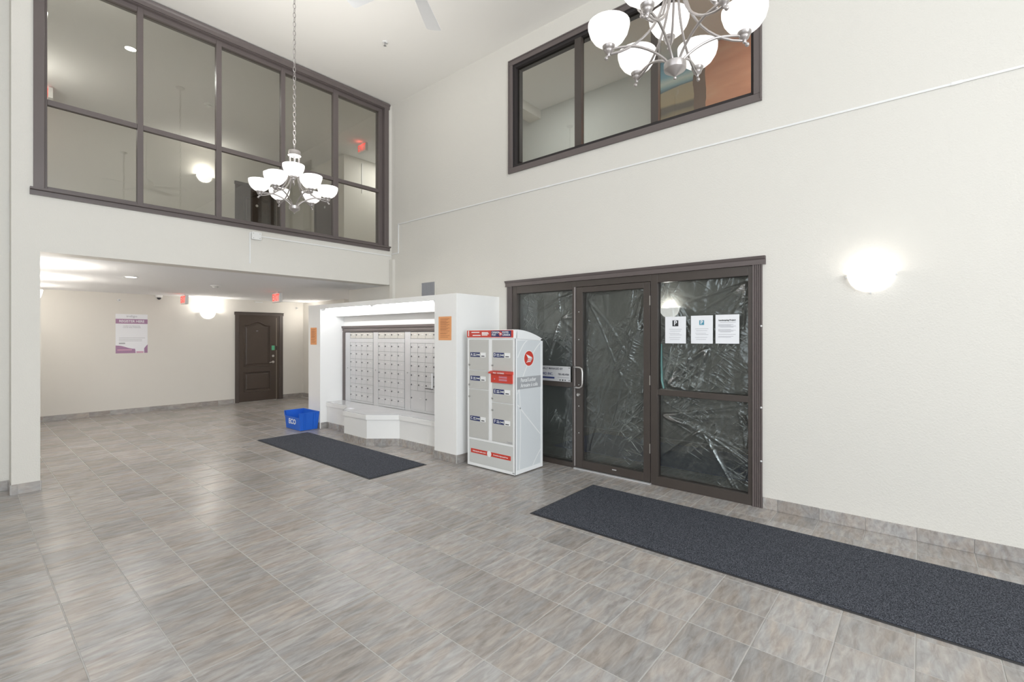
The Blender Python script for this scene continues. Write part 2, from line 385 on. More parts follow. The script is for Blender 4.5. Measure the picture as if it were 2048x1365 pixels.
# ------------------------------------------------------------------ floor and its tiles
fl = build(MB().box(-3.2, 7.7, -5.7, YB+.1, -0.12, -0.002), 'floor', 'grout'); tag(fl, 'grey-brown stone-look tiled floor of lobby and hall with pale grout', 'floor', kind='structure')
sY, cY = math.sin(YAW), math.cos(YAW)
def proj(x, y, z):
    d = x*sY+y*cY; l = x*cY-y*sY
    return (d, 1024+952.7*l/max(d, .01), 672.7+952.7*(CAMZ-z)/max(d, .01))
def in_rooms(x0, x1, y0, y1):
    xm, ym = (x0+x1)/2, (y0+y1)/2
    if ym < 6.92: 
        if xm > XR: return xm < 7.0 and -0.6 < ym < 4.55
        return xm > -3 and ym > -5.5
    if ym < YB and xm > 0.5:
        return xm < XR if ym < 7.99 else (xm < 5.75 or (ym < 9.97 and xm < 7.5))
    return False
tiles = []
for i in range(-12, 23):
    for j in range(-26, 32):
        x0, y0 = T0X+TS*i, T0Y+TS*j
        x1, y1 = x0+TS, y0+TS
        if x0 < XR < x1 and y1 < 8.1: x1 = XR
        if y1 > YB: y1 = YB
        if x1-x0 < .02 or y1-y0 < .02: continue
        if not in_rooms(x0, x1, y0, y1): continue
        c = [proj(a, b, 0) for a, b in ((x0, y0), (x1, y0), (x1, y1), (x0, y1))]
        vis = 0
        if min(q[0] for q in c) > .6 and x0 < 5.7:
            xs_ = [q[1] for q in c]; ys_ = [q[2] for q in c]
            if max(xs_) > -20 and min(xs_) < 2068 and min(ys_) < 1400 and not (x0 >= XR-.01 and y0 < 6.9):
                A = abs(sum(c[k][1]*c[(k+1) % 4][2]-c[(k+1) % 4][1]*c[k][2] for k in range(4)))/2
                # tiles hidden under the mats or boxes rank last
                xm, ym = (x0+x1)/2, (y0+y1)/2
                hid = (x0 > 3.24 and x1 < 4.29 and y1 < 2.57) or (x0 > 2.88 and x1 < 3.67 and y0 > 4.48 and y1 < 7.43) or (xm > 4.0 and 4.3 < ym < 8.0)
                vis = 0 if hid else A
        tiles.append((vis, x0, x1, y0, y1))
tiles.sort(reverse=True)
G = 0.0030
def tile_geo(mb, w, h, x=0, y=0, t=0.002, z=0.0):
    c = 0.0015
    a = [(x+G, y+G), (x+w-G, y+G), (x+w-G, y+h-G), (x+G, y+h-G)]
    b = [(x+G+c, y+G+c), (x+w-G-c, y+G+c), (x+w-G-c, y+h-G-c), (x+G+c, y+h-G-c)]
    v = [(p[0], p[1], z-t) for p in a]+[(p[0], p[1], z-0.0007) for p in a]+[(p[0], p[1], z) for p in b]
    f = [(8, 9, 10, 11)]+[(i, (i+1) % 4, (i+1) % 4+4, i+4) for i in range(4)]+[(i+4, (i+1) % 4+4, (i+1) % 4+8, i+8) for i in range(4)]
    return mb.add(v, f)
cache = {}
rest = MB()
for n, (vis, x0, x1, y0, y1) in enumerate(tiles):
    if n < 300 and vis > 0:
        k = (round(x1-x0, 3), round(y1-y0, 3))
        if k not in cache:
            cache[k] = build(tile_geo(MB(), x1-x0, y1-y0), 'tile', 'tile', fl, local=True); o = cache[k]
        else:
            o = cache[k].copy(); C.objects.link(o)
        o.location = (x0, y0, 0)
    else: tile_geo(rest, x1-x0, y1-y0, x0, y0)
tag(build(rest, 'tile_field', 'tile', fl), kind='stuff')

def baseboard(name, label, segs):
    """segs: (x0,y0,x1,y1,nx,ny) runs; nx,ny = outward normal"""
    root = None; bt = 0.010; H = 0.10
    mbb = MB()
    for (x0, y0, x1, y1, nx, ny) in segs:
        L_ = math.hypot(x1-x0, y1-y0); ux, uy = (x1-x0)/L_, (y1-y0)/L_
        e = 0.006; mbb.prism([(x0, y0), (x1, y1), (x1+nx*e, y1+ny*e), (x0+nx*e, y0+ny*e)], 0, H-.002)
    root = build(mbb, name, 'grout'); tag(root, label, 'baseboard', kind='structure')
    for (x0, y0, x1, y1, nx, ny) in segs:
        L_ = math.hypot(x1-x0, y1-y0); ux, uy = (x1-x0)/L_, (y1-y0)/L_
        # joints follow the floor grid
        if abs(uy) > abs(ux): s0 = (T0Y-y0)/uy
        else: s0 = (T0X-x0)/ux
        st = s0 % TS; cuts = [0.0]
        q = st
        while q < L_-.01:
            if q > .01: cuts.append(q)
            q += TS
        cuts.append(L_)
        for a, b in zip(cuts, cuts[1:]):
            a += .0015; b -= .0015
            if b-a < .01: continue
            p = [(x0+ux*a, y0+uy*a), (x0+ux*b, y0+uy*b)]
            build(MB().prism([p[0], p[1], (p[1][0]+nx*bt, p[1][1]+ny*bt), (p[0][0]+nx*bt, p[0][1]+ny*bt)], 0.002, H), 'tile', 'tile', root, bevel=0.0)
    return root
baseboard('baseboard_right', 'grey tile baseboard along the right wall beside the entrance', [(XR, -5.5, XR, 1.07, -1, 0), (XR, 4.10, XR, 4.25, -1, 0)])
baseboard('baseboard_back', 'grey tile baseboard along the hall back wall, both sides of the brown door', [(0.55, YB, 4.145, YB, 0, -1), (5.238, YB, 5.75, YB, 0, -1), (5.75, YB, 5.75, 9.98, -1, 0)])
baseboard('baseboard_left', 'grey tile baseboard wrapping the pilaster left of the hall opening', [(0.345, YF, 0.545, YF, 0, -1), (0.545, YF, 0.545, YB, 1, 0), (0.345, 6.92, 0.345, YF, -1, 0), (-3.0, 6.92, 0.335, 6.92, 0, -1)])

# ------------------------------------------------------------------ mail alcove (built-in)
XA = 3.93
mb = MB()
mb.box(XA, XR, 4.25, 4.66, 0, 2.06)
mb.box(XA, 4.36, 7.56, 7.965, 0, 2.06); mb.box(4.36, XR, 4.66, 7.965, 0, 2.06)
mb.box(XA, XA+.03, 4.66, 7.56, 1.99, 2.06)         # valance
mb.box(XA+.03, 4.36, 4.66, 7.56, 2.03, 2.06)       # roof
mb.box(4.20, 4.36, 4.66, 7.56, 1.87, 2.03)         # bulkhead
structure(mb, 'wall_mail_alcove', 'board', 'off-white built-out mail alcove with two side piers and low roof', 'alcove', bevel=.003)
baseboard('baseboard_alcove', 'grey-brown tile baseboard along the mail alcove piers and stepped ledge',
          [(XA, 4.25, XA, 4.66, -1, 0), (XA, 4.25, XR-.02, 4.25, 0, -1), (XA, 7.56, XA, 7.965, -1, 0), (XA+.01, 7.56, 4.04, 7.56, 0, -1),
           (4.05, 4.665, 4.05, 5.55, -1, 0), (4.05, 5.55, 3.75, 5.90, -.76, -.65), (3.75, 5.90, 3.75, 6.50, -1, 0), (4.05, 6.85, 4.05, 7.55, -1, 0)])
# ledge
lr = thing('mail_ledge', 'low stepped ledge with grey laminate top and angled bay under the mailboxes', 'ledge', (4.05, 6.1, 0))
base_poly = [(4.05, 4.662), (4.05, 5.55), (3.75, 5.90), (3.75, 6.50), (4.05, 6.85), (4.05, 7.558), (4.358, 7.558), (4.358, 4.662)]
build(MB().prism(base_poly, 0.0, 0.365), 'base', 'board', lr)
lip = [(4.03, 4.662), (4.03, 5.54), (3.73, 5.89), (3.73, 6.51), (4.03, 6.87), (4.03, 7.558), (4.358, 7.558), (4.358, 4.662)]
build(MB().prism(lip, 0.365, 0.432), 'fascia', 'board', lr, bevel=.002)
build(MB().prism([(x+.004 if x < 4.3 else x, y) for x, y in lip], 0.432, 0.440), 'countertop', 'lam', lr)
# paper slip on ledge
o = build(MB().box(3.86, 3.93, 6.50, 6.62, 0.4402, 0.4412), 'paper_slip', 'paper', at=(3.9, 6.56, 0.4402)); tag(o, 'white paper slip lying on the ledge top of the bay', 'paper')

# mailbox bank
ZB0 = 0.44
bank = thing('mailbox_casing', 'grey metal casing with moulded header and posts framing the mailboxes', 'casing', (4.34, 6.1, ZB0))
mb = MB().prism([(4.355, 1.61), (4.335, 1.61), (4.335, 1.625), (4.325, 1.63), (4.325, 1.665), (4.31, 1.675), (4.305, 1.71), (4.355, 1.71)], 4.67, 7.55, 'y')
build(mb, 'header', 'trim', bank)
build(MB().box(4.3462, 4.359, 4.67, 7.545, .441, 1.61), 'back_panel', 'dark', bank)
for y0, y1 in ((7.475, 7.545),):
    build(MB().box(4.325, 4.345, y0, y1, .441, 1.61), 'side_casing', 'trim', bank)
for y0, y1 in ((7.315, 7.465), (6.495, 6.625), (5.675, 5.805), (4.855, 4.985)):
    p = build(MB().box(4.330, 4.345, y0, y1, .441, 1.60), 'post', 'alu', bank, bevel=.002)
    build(MB().lathe([(0.0001, 4.322), (.009, 4.322), (.009, 4.330)], (0, (y0+y1)/2, 1.0), 8, 0, 'x'), 'lock', 'steel', p)
def mail_door(w, h, mat):
    mb = MB()
    mb.box(-.008, 0, .002, w-.002, .002, h-.002, 0)
    # lock (left side as seen) and name plate; y grows to the viewer's left
    mb.lathe([(.0001, -.018), (.0095, -.017), (.0115, -.008)], (0, w-.022, min(h-.03, h*.60)), 8, 1, 'x')
    mb.box(-.010, -.008, w*.24, w*.24+.045, min(h-.03, h*.60), min(h-.03, h*.60)+.009, 2)
    return mb
def mail_unit(y1, label, rows, big):
    r = thing('mailbox_unit', label, 'mailboxes', (4.336, y1-.34, .441), group=None)
    wd = .1675
    X0 = 4.338
    # frame plate behind doors, header strip
    build(MB().box(X0, 4.345, y1-.68, y1, .441, 1.60), 'frame_plate', 'gap', r)
    build(MB().box(X0-.010, X0, y1-.68, y1, 1.437, 1.500), 'label_strip', 'alu', r, bevel=.002)
    build(MB().box(X0-.010, X0, y1-.68, y1, .445, .474), 'bottom_strip', 'alu', r, bevel=.002)
    d0 = None; dt = None
    for c in range(4):
        yy = y1-.005-wd*(c+1)
        if dt is None:
            dt = build(mail_door(wd, .095, 0), 'mailbox_door', ['alubeige', 'lockdark', 'white'], r, local=True); o = dt
        else: o = dt.copy(); C.objects.link(o)
        o.location = (X0-4.336, yy-(y1-.34), 1.503-.441)
        for k in range(rows):
            if d0 is None:
                d0 = build(mail_door(wd, .137, 0), 'mailbox_door', ['alu', 'lockdark', 'white'], r, local=True); o = d0
            else: o = d0.copy(); C.objects.link(o)
            o.location = (X0-4.336, yy-(y1-.34), 1.436-.137*(k+1)-.441)
    if big:
        zb = 1.436-.137*rows; bd = None
        for c in range(2):
            if bd is None: bd = build(mail_door(wd*2, zb-.474, 0), 'parcel_door', ['alu', 'lockdark', 'white'], r, local=True); o = bd
            else: o = bd.copy(); C.objects.link(o)
            o.location = (X0-4.336, y1-.005-2*wd*(c+1)-(y1-.34), .474-.441)
    return r
mail_unit(7.312, 'aluminium mailbox unit at the left of the bank', 7, False)
mail_unit(6.492, 'aluminium mailbox unit in the middle of the bank', 7, False)
mail_unit(5.672, 'aluminium mailbox unit at the right with two tall parcel doors below', 5, True)
# key tag hanging from the right unit
k = thing('key_tag', 'white paper tag with dark key sticking out of the right mailbox unit', 'key tag', (4.31, 5.22, .80))
build(MB().box(4.296, 4.316, 5.14, 5.30, .795, .803), 'key', 'dark', k)
build(MB().box(4.306, 4.309, 5.14, 5.175, .80, 1.02), 'tag', 'paper', k)
# fluorescent strip lights
for y0, y1, lb in ((6.13, 7.50, 'left fluorescent strip light under the mail alcove valance'), (4.70, 6.07, 'right fluorescent strip light under the mail alcove valance')):
    f_ = thing('strip_light', lb, 'light', (3.99, (y0+y1)/2, 2.03), group='fluorescent strips of the mail alcove')
    build(MB().box(3.965, 4.03, y0, y1, 2.005, 2.03), 'housing', 'white', f_)
    build(MB().tube([(3.985, y0+.04, 1.990), (3.985, y1-.04, 1.990)], .0075, 8), 'tube', 'tube', f_)
    for yy in (y0+.015, y1-.015): build(MB().box(3.972, 3.998, yy-.015, yy+.015, 1.975, 2.005), 'end_cap', 'white', f_)

# chase beside the facade + vent
structure(MB().box(4.655, XR, 6.565, 6.655, 2.06, 2.80), 'trim_2', 'wall', 'small boxed chase on the right wall beside the facade corner', 'trim')
v = thing('wall_vent', 'white wall vent with grey vertical fins above the mail alcove', 'vent', (XR, 5.70, 2.13))
mb = MB(); wall_cells(mb, 'x', XR-.012, XR-.001, 5.53, 5.89, 2.11, 2.385, [(5.555, 5.865, 2.135, 2.36)])
build(mb, 'frame', 'wall', v, bevel=.002); build(MB().box(XR-.004, XR-.001, 5.555, 5.865, 2.135, 2.36), 'backing', 'dark', v)
f0 = None
for i in range(15):
    if f0 is None: f0 = build(MB().box(-.012, -.003, -.004, .004, 0, .225), 'fin', 'greyink', v, local=True); o = f0
    else: o = f0.copy(); C.objects.link(o)
    o.location = (0, 5.568+i*.0203-5.70, .005)

# ------------------------------------------------------------------ facade window (window_1)
W1 = thing('window_1', 'large brown-framed interior window of two rows by five panes above the hall opening', 'window', (2.56, YF, 2.945), kind='structure')
tr = MB()
tr.box(.495, .575, YF-.02, YF, 2.985, 5.30); tr.box(4.555, 4.635, YF-.02, YF, 2.985, 5.30)
build(tr, 'casing', 'trim', W1, bevel=.004)
build(MB().prism([(YF, 5.27), (YF-.022, 5.27), (YF-.026, 5.31), (YF-.04, 5.325), (YF-.045, 5.345), (YF, 5.345)], .485, 4.65, 'x'), 'head_casing', 'trim', W1)
build(MB().prism([(YF, 2.94), (YF-.02, 2.94), (YF-.02, 2.985), (YF-.05, 2.99), (YF-.055, 3.01), (YF+.06, 3.012), (YF+.06, 2.99), (YF, 2.985)], .47, 4.655, 'x'), 'sill', 'trim', W1)
ed = [.56, .60, 1.33, 1.385, 2.125, 2.185, 2.925, 2.98, 3.695, 3.775, 4.49, 4.56]
zz = [3.012, 3.055, 3.885, 3.94, 5.21, 5.27]
ya, yb = YF+.045, YF+.105
for a, b in zip(ed[0::2], ed[1::2]):
    build(MB().box(a, b, ya, yb, 3.012, 5.27), 'mullion', 'trim', W1, bevel=.003)
for a, b in zip(zz[0::2], zz[1::2]):
    for u, v_ in zip(ed[1:-1:2], ed[2:-1:2]):
        build(MB().box(u, v_, ya+.004, yb-.004, a, b), 'rail', 'trim', W1, bevel=.003)
for u, v_ in zip(ed[1:-1:2], ed[2:-1:2]):
    for a, b in ((3.055, 3.885), (3.94, 5.21)):
        build(MB().box(u-.005, v_+.005, YF+.078, YF+.084, a-.005, b+.005), 'pane', 'glass', W1)

rv = MB(); a_, b_ = YF-.0005, YF+.242
rv.box(.56, .566, a_, b_, 3.01, 5.27); rv.box(4.554, 4.56, a_, b_, 3.01, 5.27); rv.box(.566, 4.554, a_, b_, 5.262, 5.27); rv.box(.566, 4.554, YF+.06, b_, 3.01, 3.016)
build(rv, 'jamb_lining', 'trim', W1)
# right upper window (window_2)
W2 = thing('window_2', 'brown-framed three-pane interior window high on the right wall', 'window', (XR, 2.58, 3.66), kind='structure')
def frame_ring(mb, x0, x1, ya_, yb_, za, zb, w_):
    mb.box(x0, x1, ya_, yb_, za, za+w_); mb.box(x0, x1, ya_, yb_, zb-w_, zb)
    mb.box(x0, x1, ya_, ya_+w_, za+w_, zb-w_); mb.box(x0, x1, yb_-w_, yb_, za+w_, zb-w_); return mb
build(frame_ring(MB(), XR-.018, XR, 1.083, 4.071, 3.66, 5.11, .062), 'casing', 'trim', W2, bevel=.005)
build(frame_ring(MB(), XR-.026, XR, 1.075, 4.079, 3.652, 5.118, .016), 'casing_bead', 'trim', W2, bevel=.003)
build(frame_ring(MB(), XR+.012, XR+.075, 1.13, 4.02, 3.72, 5.06, .042), 'frame', 'reveal', W2, bevel=.003)
build(frame_ring(MB(), XR-.0005, XR+.202, 1.13, 4.02, 3.72, 5.06, .006), 'jamb_lining', 'reveal', W2)
for a, b in ((2.985, 3.075), (2.055, 2.135)):
    build(MB().box(XR+.012, XR+.075, a, b, 3.762, 5.018), 'mullion', 'bronze', W2, bevel=.003)
for a, b in ((3.075, 3.978), (2.135, 2.985), (1.172, 2.055)):
    build(MB().box(XR+.052, XR+.058, a-.004, b+.004, 3.758, 5.022), 'pane', 'glassR', W2)

# windows behind the camera (daylight); the left one is added for its light
W3 = thing('window_3', 'wide lobby window behind the camera', 'window', (-.8, -5.5, .5), kind='structure')
for a in (-2.9, -1.5, -.1, 1.24): build(MB().box(a, a+.06, -5.60, -5.52, .5, 4.9), 'mullion', 'trim', W3)
for z in (.5, 2.7, 4.84): build(MB().box(-2.9, 1.3, -5.595, -5.525, z, z+.06), 'rail', 'trim', W3)
W4 = thing('window_left_added', 'unseen tall window left of the camera, added for fill light', 'window', (-3.0, -.1, .95), kind='structure')  # unseen window, added to let fill light in from the left
for a in (-2.6, -.95, .7, 2.34): build(MB().box(-3.10, -3.02, a, a+.06, .95, 4.85), 'mullion', 'trim', W4)
for z in (.95, 2.9, 4.79): build(MB().box(-3.095, -3.025, -2.6, 2.4, z, z+.06), 'rail', 'trim', W4)

# ------------------------------------------------------------------ storefront entrance (door_1)
D1 = thing('door_1', 'dark bronze glazed entrance with door between two sidelights, plastic film behind the glass', 'entrance', (XR, 2.58, 0), kind='structure')
def flute(ya_, yb_):
    mb = MB(); n = 4; w_ = (yb_-ya_)
    pts = [(XR, ya_), (XR-.018, ya_)]
    for i in range(n):
        a = ya_+w_*(.12+i*.2); pts += [(XR-.018, a), (XR-.010, a+.004), (XR-.010, a+w_*.12-.004), (XR-.018, a+w_*.12)]
    pts += [(XR-.018, yb_), (XR, yb_)]
    return mb.prism(pts, 0, 2.182)
build(flute(1.072, 1.152), 'fluted_casing', 'trim', D1); build(flute(4.022, 4.102), 'fluted_casing', 'trim', D1)
build(MB().prism([(XR, 2.182), (XR-.026, 2.182), (XR-.026, 2.190), (XR-.016, 2.192), (XR-.018, 2.225), (XR-.030, 2.238), (XR-.040, 2.257), (XR, 2.257)], 1.045, 4.13, 'y'), 'header_casing', 'trim', D1)
XF0, XF1 = XR-.006, XR+.075
def bar(nm, y0, y1, z0, z1, mat='bronze', x0=XF0, x1=XF1, **k): return build(MB().box(x0, x1, y0, y1, z0, z1), nm, mat, D1, bevel=.003, **k)
bar('frame_post', 3.945, 4.022, 0, 2.182); bar('frame_post', 3.045, 3.095, 0, 2.182); bar('frame_post', 2.052, 2.128, 0, 2.182); bar('frame_post', 1.152, 1.192, 0, 2.182)
bar('frame_head', 1.192, 2.052, 2.092, 2.182); bar('frame_head', 2.128, 3.045, 2.110, 2.182); bar('frame_head', 3.095, 3.945, 2.085, 2.182)
bar('frame_rail', 1.192, 2.052, .934, .992); bar('frame_rail', 3.095, 3.945, .938, .998)
bar('frame_sill', 1.192, 2.052, 0, .095); bar('frame_sill', 3.095, 3.945, 0, .055)
# astragal strip
build(MB().box(XF0-.012, XF0, 3.048, 3.062, .03, 2.11), 'astragal', 'bronzelight', D1)
# glass
gx0, gx1 = XR+.032, XR+.038
for y0, y1, z0, z1 in ((1.187, 2.057, .090, .939), (1.187, 2.057, .987, 2.097), (3.09, 3.95, .05, .943), (3.09, 3.95, .993, 2.09)):
    build(MB().box(gx0, gx1, y0, y1, z0, z1), 'pane', 'glassS', D1)
# door leaf
leaf = build(MB().box(XF0-.004, XF0+.045, 2.955, 3.040, .02, 2.105).box(XF0-.004, XF0+.045, 2.133, 2.205, .02, 2.105)
             .box(XF0-.004, XF0+.045, 2.205, 2.955, .02, .105).box(XF0-.004, XF0+.045, 2.205, 2.955, 2.043, 2.105), 'door_leaf', 'bronze', D1, bevel=.003)
build(MB().box(XF0+.018, XF0+.024, 2.20, 2.96, .10, 2.048), 'pane', 'glassS', leaf)
for z in (.42, .73, .975, 1.50, 1.82):
    build(MB().lathe([(.0001, XF0-.009), (.006, XF0-.008), (.007, XF0-.004)], (0, 3.0, z), 8, 0, 'x'), 'screw', 'bolt', leaf)
build(MB().tube([(XF0-.006, 3.035, 1.180), (XF0-.05, 3.035, 1.182), (XF0-.062, 3.02, 1.182), (XF0-.062, 2.955, 1.182), (XF0-.062, 2.925, 1.165), (XF0-.062, 2.918, 1.13), (XF0-.062, 2.918, 1.0), (XF0-.062, 2.925, .965), (XF0-.062, 2.955, .948), (XF0-.062, 3.02, .948), (XF0-.05, 3.035, .948), (XF0-.006, 3.035, .950)], .0105, 10), 'pull_handle', 'chrome', leaf, smooth=True)
build(MB().lathe([(.0001, XF0-.030), (.017, XF0-.028), (.021, XF0-.018), (.021, XF0-.004)], (0, 3.0, .862), 14, 0, 'x'), 'cylinder_lock', 'chrome', leaf, smooth=True)
build(MB().box(XF0-.007, XF0-.004, 2.52, 2.57, .068, .078), 'maker_plate', 'bolt', leaf)
for z in (.32, 1.03, 1.86): build(MB().box(XF0-.012, XF0-.002, 2.127, 2.136, z, z+.10), 'hinge', 'chrome', D1)
build(MB().box(XR-.035, XR-.006, 2.12, 3.06, 0.0005, .012), 'threshold', 'alu', D1)
for z in (.42, .90, 1.63): build(MB().lathe([(.0001, XR-.026), (.008, XR-.024), (.010, XR-.018)], (0, 1.080, z), 8, 0, 'x'), 'screw', 'bolt', D1)
# plastic film, creased
def film(y0, y1, z0, z1, seed, foci, parent):
    ny, nz = 120, 170; mb = MB(); vs = []
    rnd = random.Random(seed)
    cre = []
    for (fy, fz, a0, a1, n) in foci:
        for q in range(n):
            a = math.radians(rnd.uniform(a0, a1)); cre.append((fy, fz, math.cos(a), math.sin(a), rnd.uniform(.008, .018), rnd.uniform(.35, 1.0), rnd.uniform(.010, .024)))
    for j in range(nz+1):
        for i in range(ny+1):
            y = y0+(y1-y0)*i/ny; z = z0+(z1-z0)*j/nz; h = 0
            nn = noise.noise(Vector((y*2.1, z*1.7, seed)))
            for (fy, fz, ca, sa, amp, ln, wd) in cre:
                dy, dz = (y-fy)/(y1-y0), (z-fz)/(z1-z0)
                t = dy*ca+dz*sa; d = -dy*sa+dz*ca+.03*nn
                if t > 0 and t < ln*1.3:
                    h += amp*math.exp(-(d/wd)**2)*min(1, t*12)*max(0, 1-t/(ln*1.3))
            h += .010*nn+.0035*abs(noise.noise(Vector((y*9, z*5+y*4, seed+3))))*2+.0015*noise.noise(Vector((y*30, z*24, seed+7)))
            e = min(1, min(i, ny-i)/4, min(j, nz-j)/4)
            vs.append((XR+.062-max(-.015, min(.032, h))*(.25+.75*e), y, z))
    fs = [(j*(ny+1)+i, j*(ny+1)+i+1, (j+1)*(ny+1)+i+1, (j+1)*(ny+1)+i) for j in range(nz) for i in range(ny)]
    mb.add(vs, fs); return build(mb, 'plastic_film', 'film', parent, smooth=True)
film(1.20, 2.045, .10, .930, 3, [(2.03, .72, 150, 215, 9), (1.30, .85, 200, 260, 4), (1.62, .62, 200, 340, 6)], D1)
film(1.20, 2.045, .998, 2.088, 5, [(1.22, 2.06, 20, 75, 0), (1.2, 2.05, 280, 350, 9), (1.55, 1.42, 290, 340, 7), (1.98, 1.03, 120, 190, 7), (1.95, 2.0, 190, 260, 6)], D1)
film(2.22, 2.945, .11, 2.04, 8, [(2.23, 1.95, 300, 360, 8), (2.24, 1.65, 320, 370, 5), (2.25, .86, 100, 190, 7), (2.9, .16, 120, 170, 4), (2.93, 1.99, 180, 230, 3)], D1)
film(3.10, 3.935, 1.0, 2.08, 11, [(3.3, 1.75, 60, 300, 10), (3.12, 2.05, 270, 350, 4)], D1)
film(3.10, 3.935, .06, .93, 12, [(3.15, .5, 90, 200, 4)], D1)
# pale foam strips at the edge of the film
build(MB().tube([(XR+.052, 2.035, 1.46), (XR+.050, 2.036, 1.25), (XR+.047, 2.028, 1.08), (XR+.045, 2.008, 1.00)], [.006, .010, .012, .010], 8), 'foam_strip', 'foam', D1, smooth=True)
build(MB().box(XR+.045, XR+.050, 1.196, 1.202, 1.50, 1.90).box(XR+.045, XR+.050, 1.196, 1.202, .45, .92), 'tape_strip', 'beige', D1)

# notices taped on the right sidelight
def paper(label, y0, y1, z0, z1, kind, group=None, mat='paper', x=XR+.030):
    r = thing('paper_notice', label, 'notice', (x, (y0+y1)/2, z0), group=group)
    mb = MB(); n = 8; vs = []
    for j in range(n+1):
        for i in range(n+1):
            yy = y1+(y0-y1)*i/n; z_ = z0+(z1-z0)*j/n
            vs.append((x-.0006-.002*abs(math.sin(i*.9+j*.35))*(.3+.7*(j < 3)), yy, z_))
    mb.add(vs, [(j*(n+1)+i, j*(n+1)+i+1, (j+1)*(n+1)+i+1, (j+1)*(n+1)+i) for j in range(n) for i in range(n)])
    build(mb, 'sheet', mat, r, smooth=True)
    W_, H_ = y1-y0, z1-z0; xx = x-.0034; ym = (y0+y1)/2
    def line(f, a, b, th=.004, m='greyink'):
        ly.box(xx, xx+.0004, y1-W_*a, y1-W_*b, z0+H_*f-th/2, z0+H_*f+th/2)
    ly = MB()
    if kind in ('P', 'T'):
        c = 'ink' if kind == 'P' else 'teal'; s_ = .030 if kind == 'P' else .023; zc = z1-H_*.25
        build(MB().box(xx, xx+.0005, ym-s_, ym+s_, zc-s_, zc+s_), 'parking_symbol', c, r, bevel=.0)
        lettering(r, 'P', s_*2.2, 'x', (xx-.0008, ym, zc), 'paper', bold=.001)
        for q, f in enumerate((.53, .46, .37, .32, .22, .15)): line(f, .2+.04*(q % 2), .8-.05*(q % 3), .0028)
    elif kind == 'L':
        lettering(r, 'Landscaping Project', .019, 'x', (xx-.0006, ym, z1-H_*.19), 'ink', bold=.0004)
        for q, f in enumerate((.74, .66, .63, .60, .57, .49, .46, .43, .40, .32, .25, .22)): line(f, .12 if q % 4 else .2, .86-.1*(q % 3), .0028)
    else:
        for q, f in enumerate((.90, .86, .80, .765, .73, .69, .655, .60, .565, .51, .475, .44, .39, .31, .27, .20, .13)): line(f, .14, .86-.12*(q % 3), .005)
    build(ly, 'print', 'greyink' if mat == 'paper' else 'orangeink', r)
    return r
paper('white notice with black parking symbol, left of three on the entrance glass', 1.771, 1.985, 1.466, 1.737, 'P', 'white notices on the entrance glass')
paper('white notice with teal parking symbol, middle of three on the entrance glass', 1.512, 1.722, 1.467, 1.740, 'T', 'white notices on the entrance glass')
paper('white notice with bold black heading, right of three on the entrance glass', 1.275, 1.488, 1.469, 1.743, 'L', 'white notices on the entrance glass')
paper('orange notice on the right pier of the mail alcove', 4.340, 4.578, 1.489, 1.782, 'O', 'orange notices on the mail alcove piers', 'orange', XA)
paper('orange notice on the left pier of the mail alcove', 7.675, 7.890, 1.395, 1.682, 'O', 'orange notices on the mail alcove piers', 'orange', XA)

# management sign plate
sg = thing('sign_plate', 'brushed metal management sign plate screwed to the left sidelight rail', 'sign', (XR-.01, 3.44, .999))
build(MB().box(XR-.012, XR-.009, 3.115, 3.80, .999, 1.180), 'plate', 'alu', sg)
def rtext(s, size, yright, z, mat, xs=1.0, bold=0): return build(text_mb(s, size, 'x', (XR-.0128, yright, z), 'RIGHT', xs=xs, bold=bold), 'lettering', mat, sg)
rtext('PROFESSIONALLY MANAGED BY', .034, 3.225, 1.148, 'darkink', .95, .0007)
rtext('FORD INC.', .043, 3.365, 1.083, 'navy', .95, .0004)
rtext('780.448.4984', .034, 3.135, 1.083, 'darkink', .85, .0006)
build(MB().box(XR-.0128, XR-.012, 3.345, 3.78, 1.027, 1.048), 'band', 'navy', sg)
for q, (yy, s_) in enumerate(((3.262, .007), (3.225, .009), (3.19, .006))): build(MB().box(XR-.0128, XR-.012, yy-s_, yy+s_, 1.008, 1.024), 'pictogram', 'ink', sg)
for z in (1.015, 1.163): build(MB().lathe([(.0001, XR-.016), (.005, XR-.015), (.006, XR-.012)], (0, 3.133+.0, z), 8, 0, 'x'), 'screw', 'ink', sg)
build(MB().box(XR-.0128, XR-.012, 3.135, 3.30, 1.044, 1.052), 'print_line', 'greyink', sg)

# dark mat in the vestibule
o = build(MB().box(5.45, 6.6, -.1, 3.9, .0005, .012), 'vestibule_mat', 'navy', at=(6.0, 1.9, .0005)); tag(o, 'dark navy mat on the vestibule floor behind the entrance glass', 'mat')

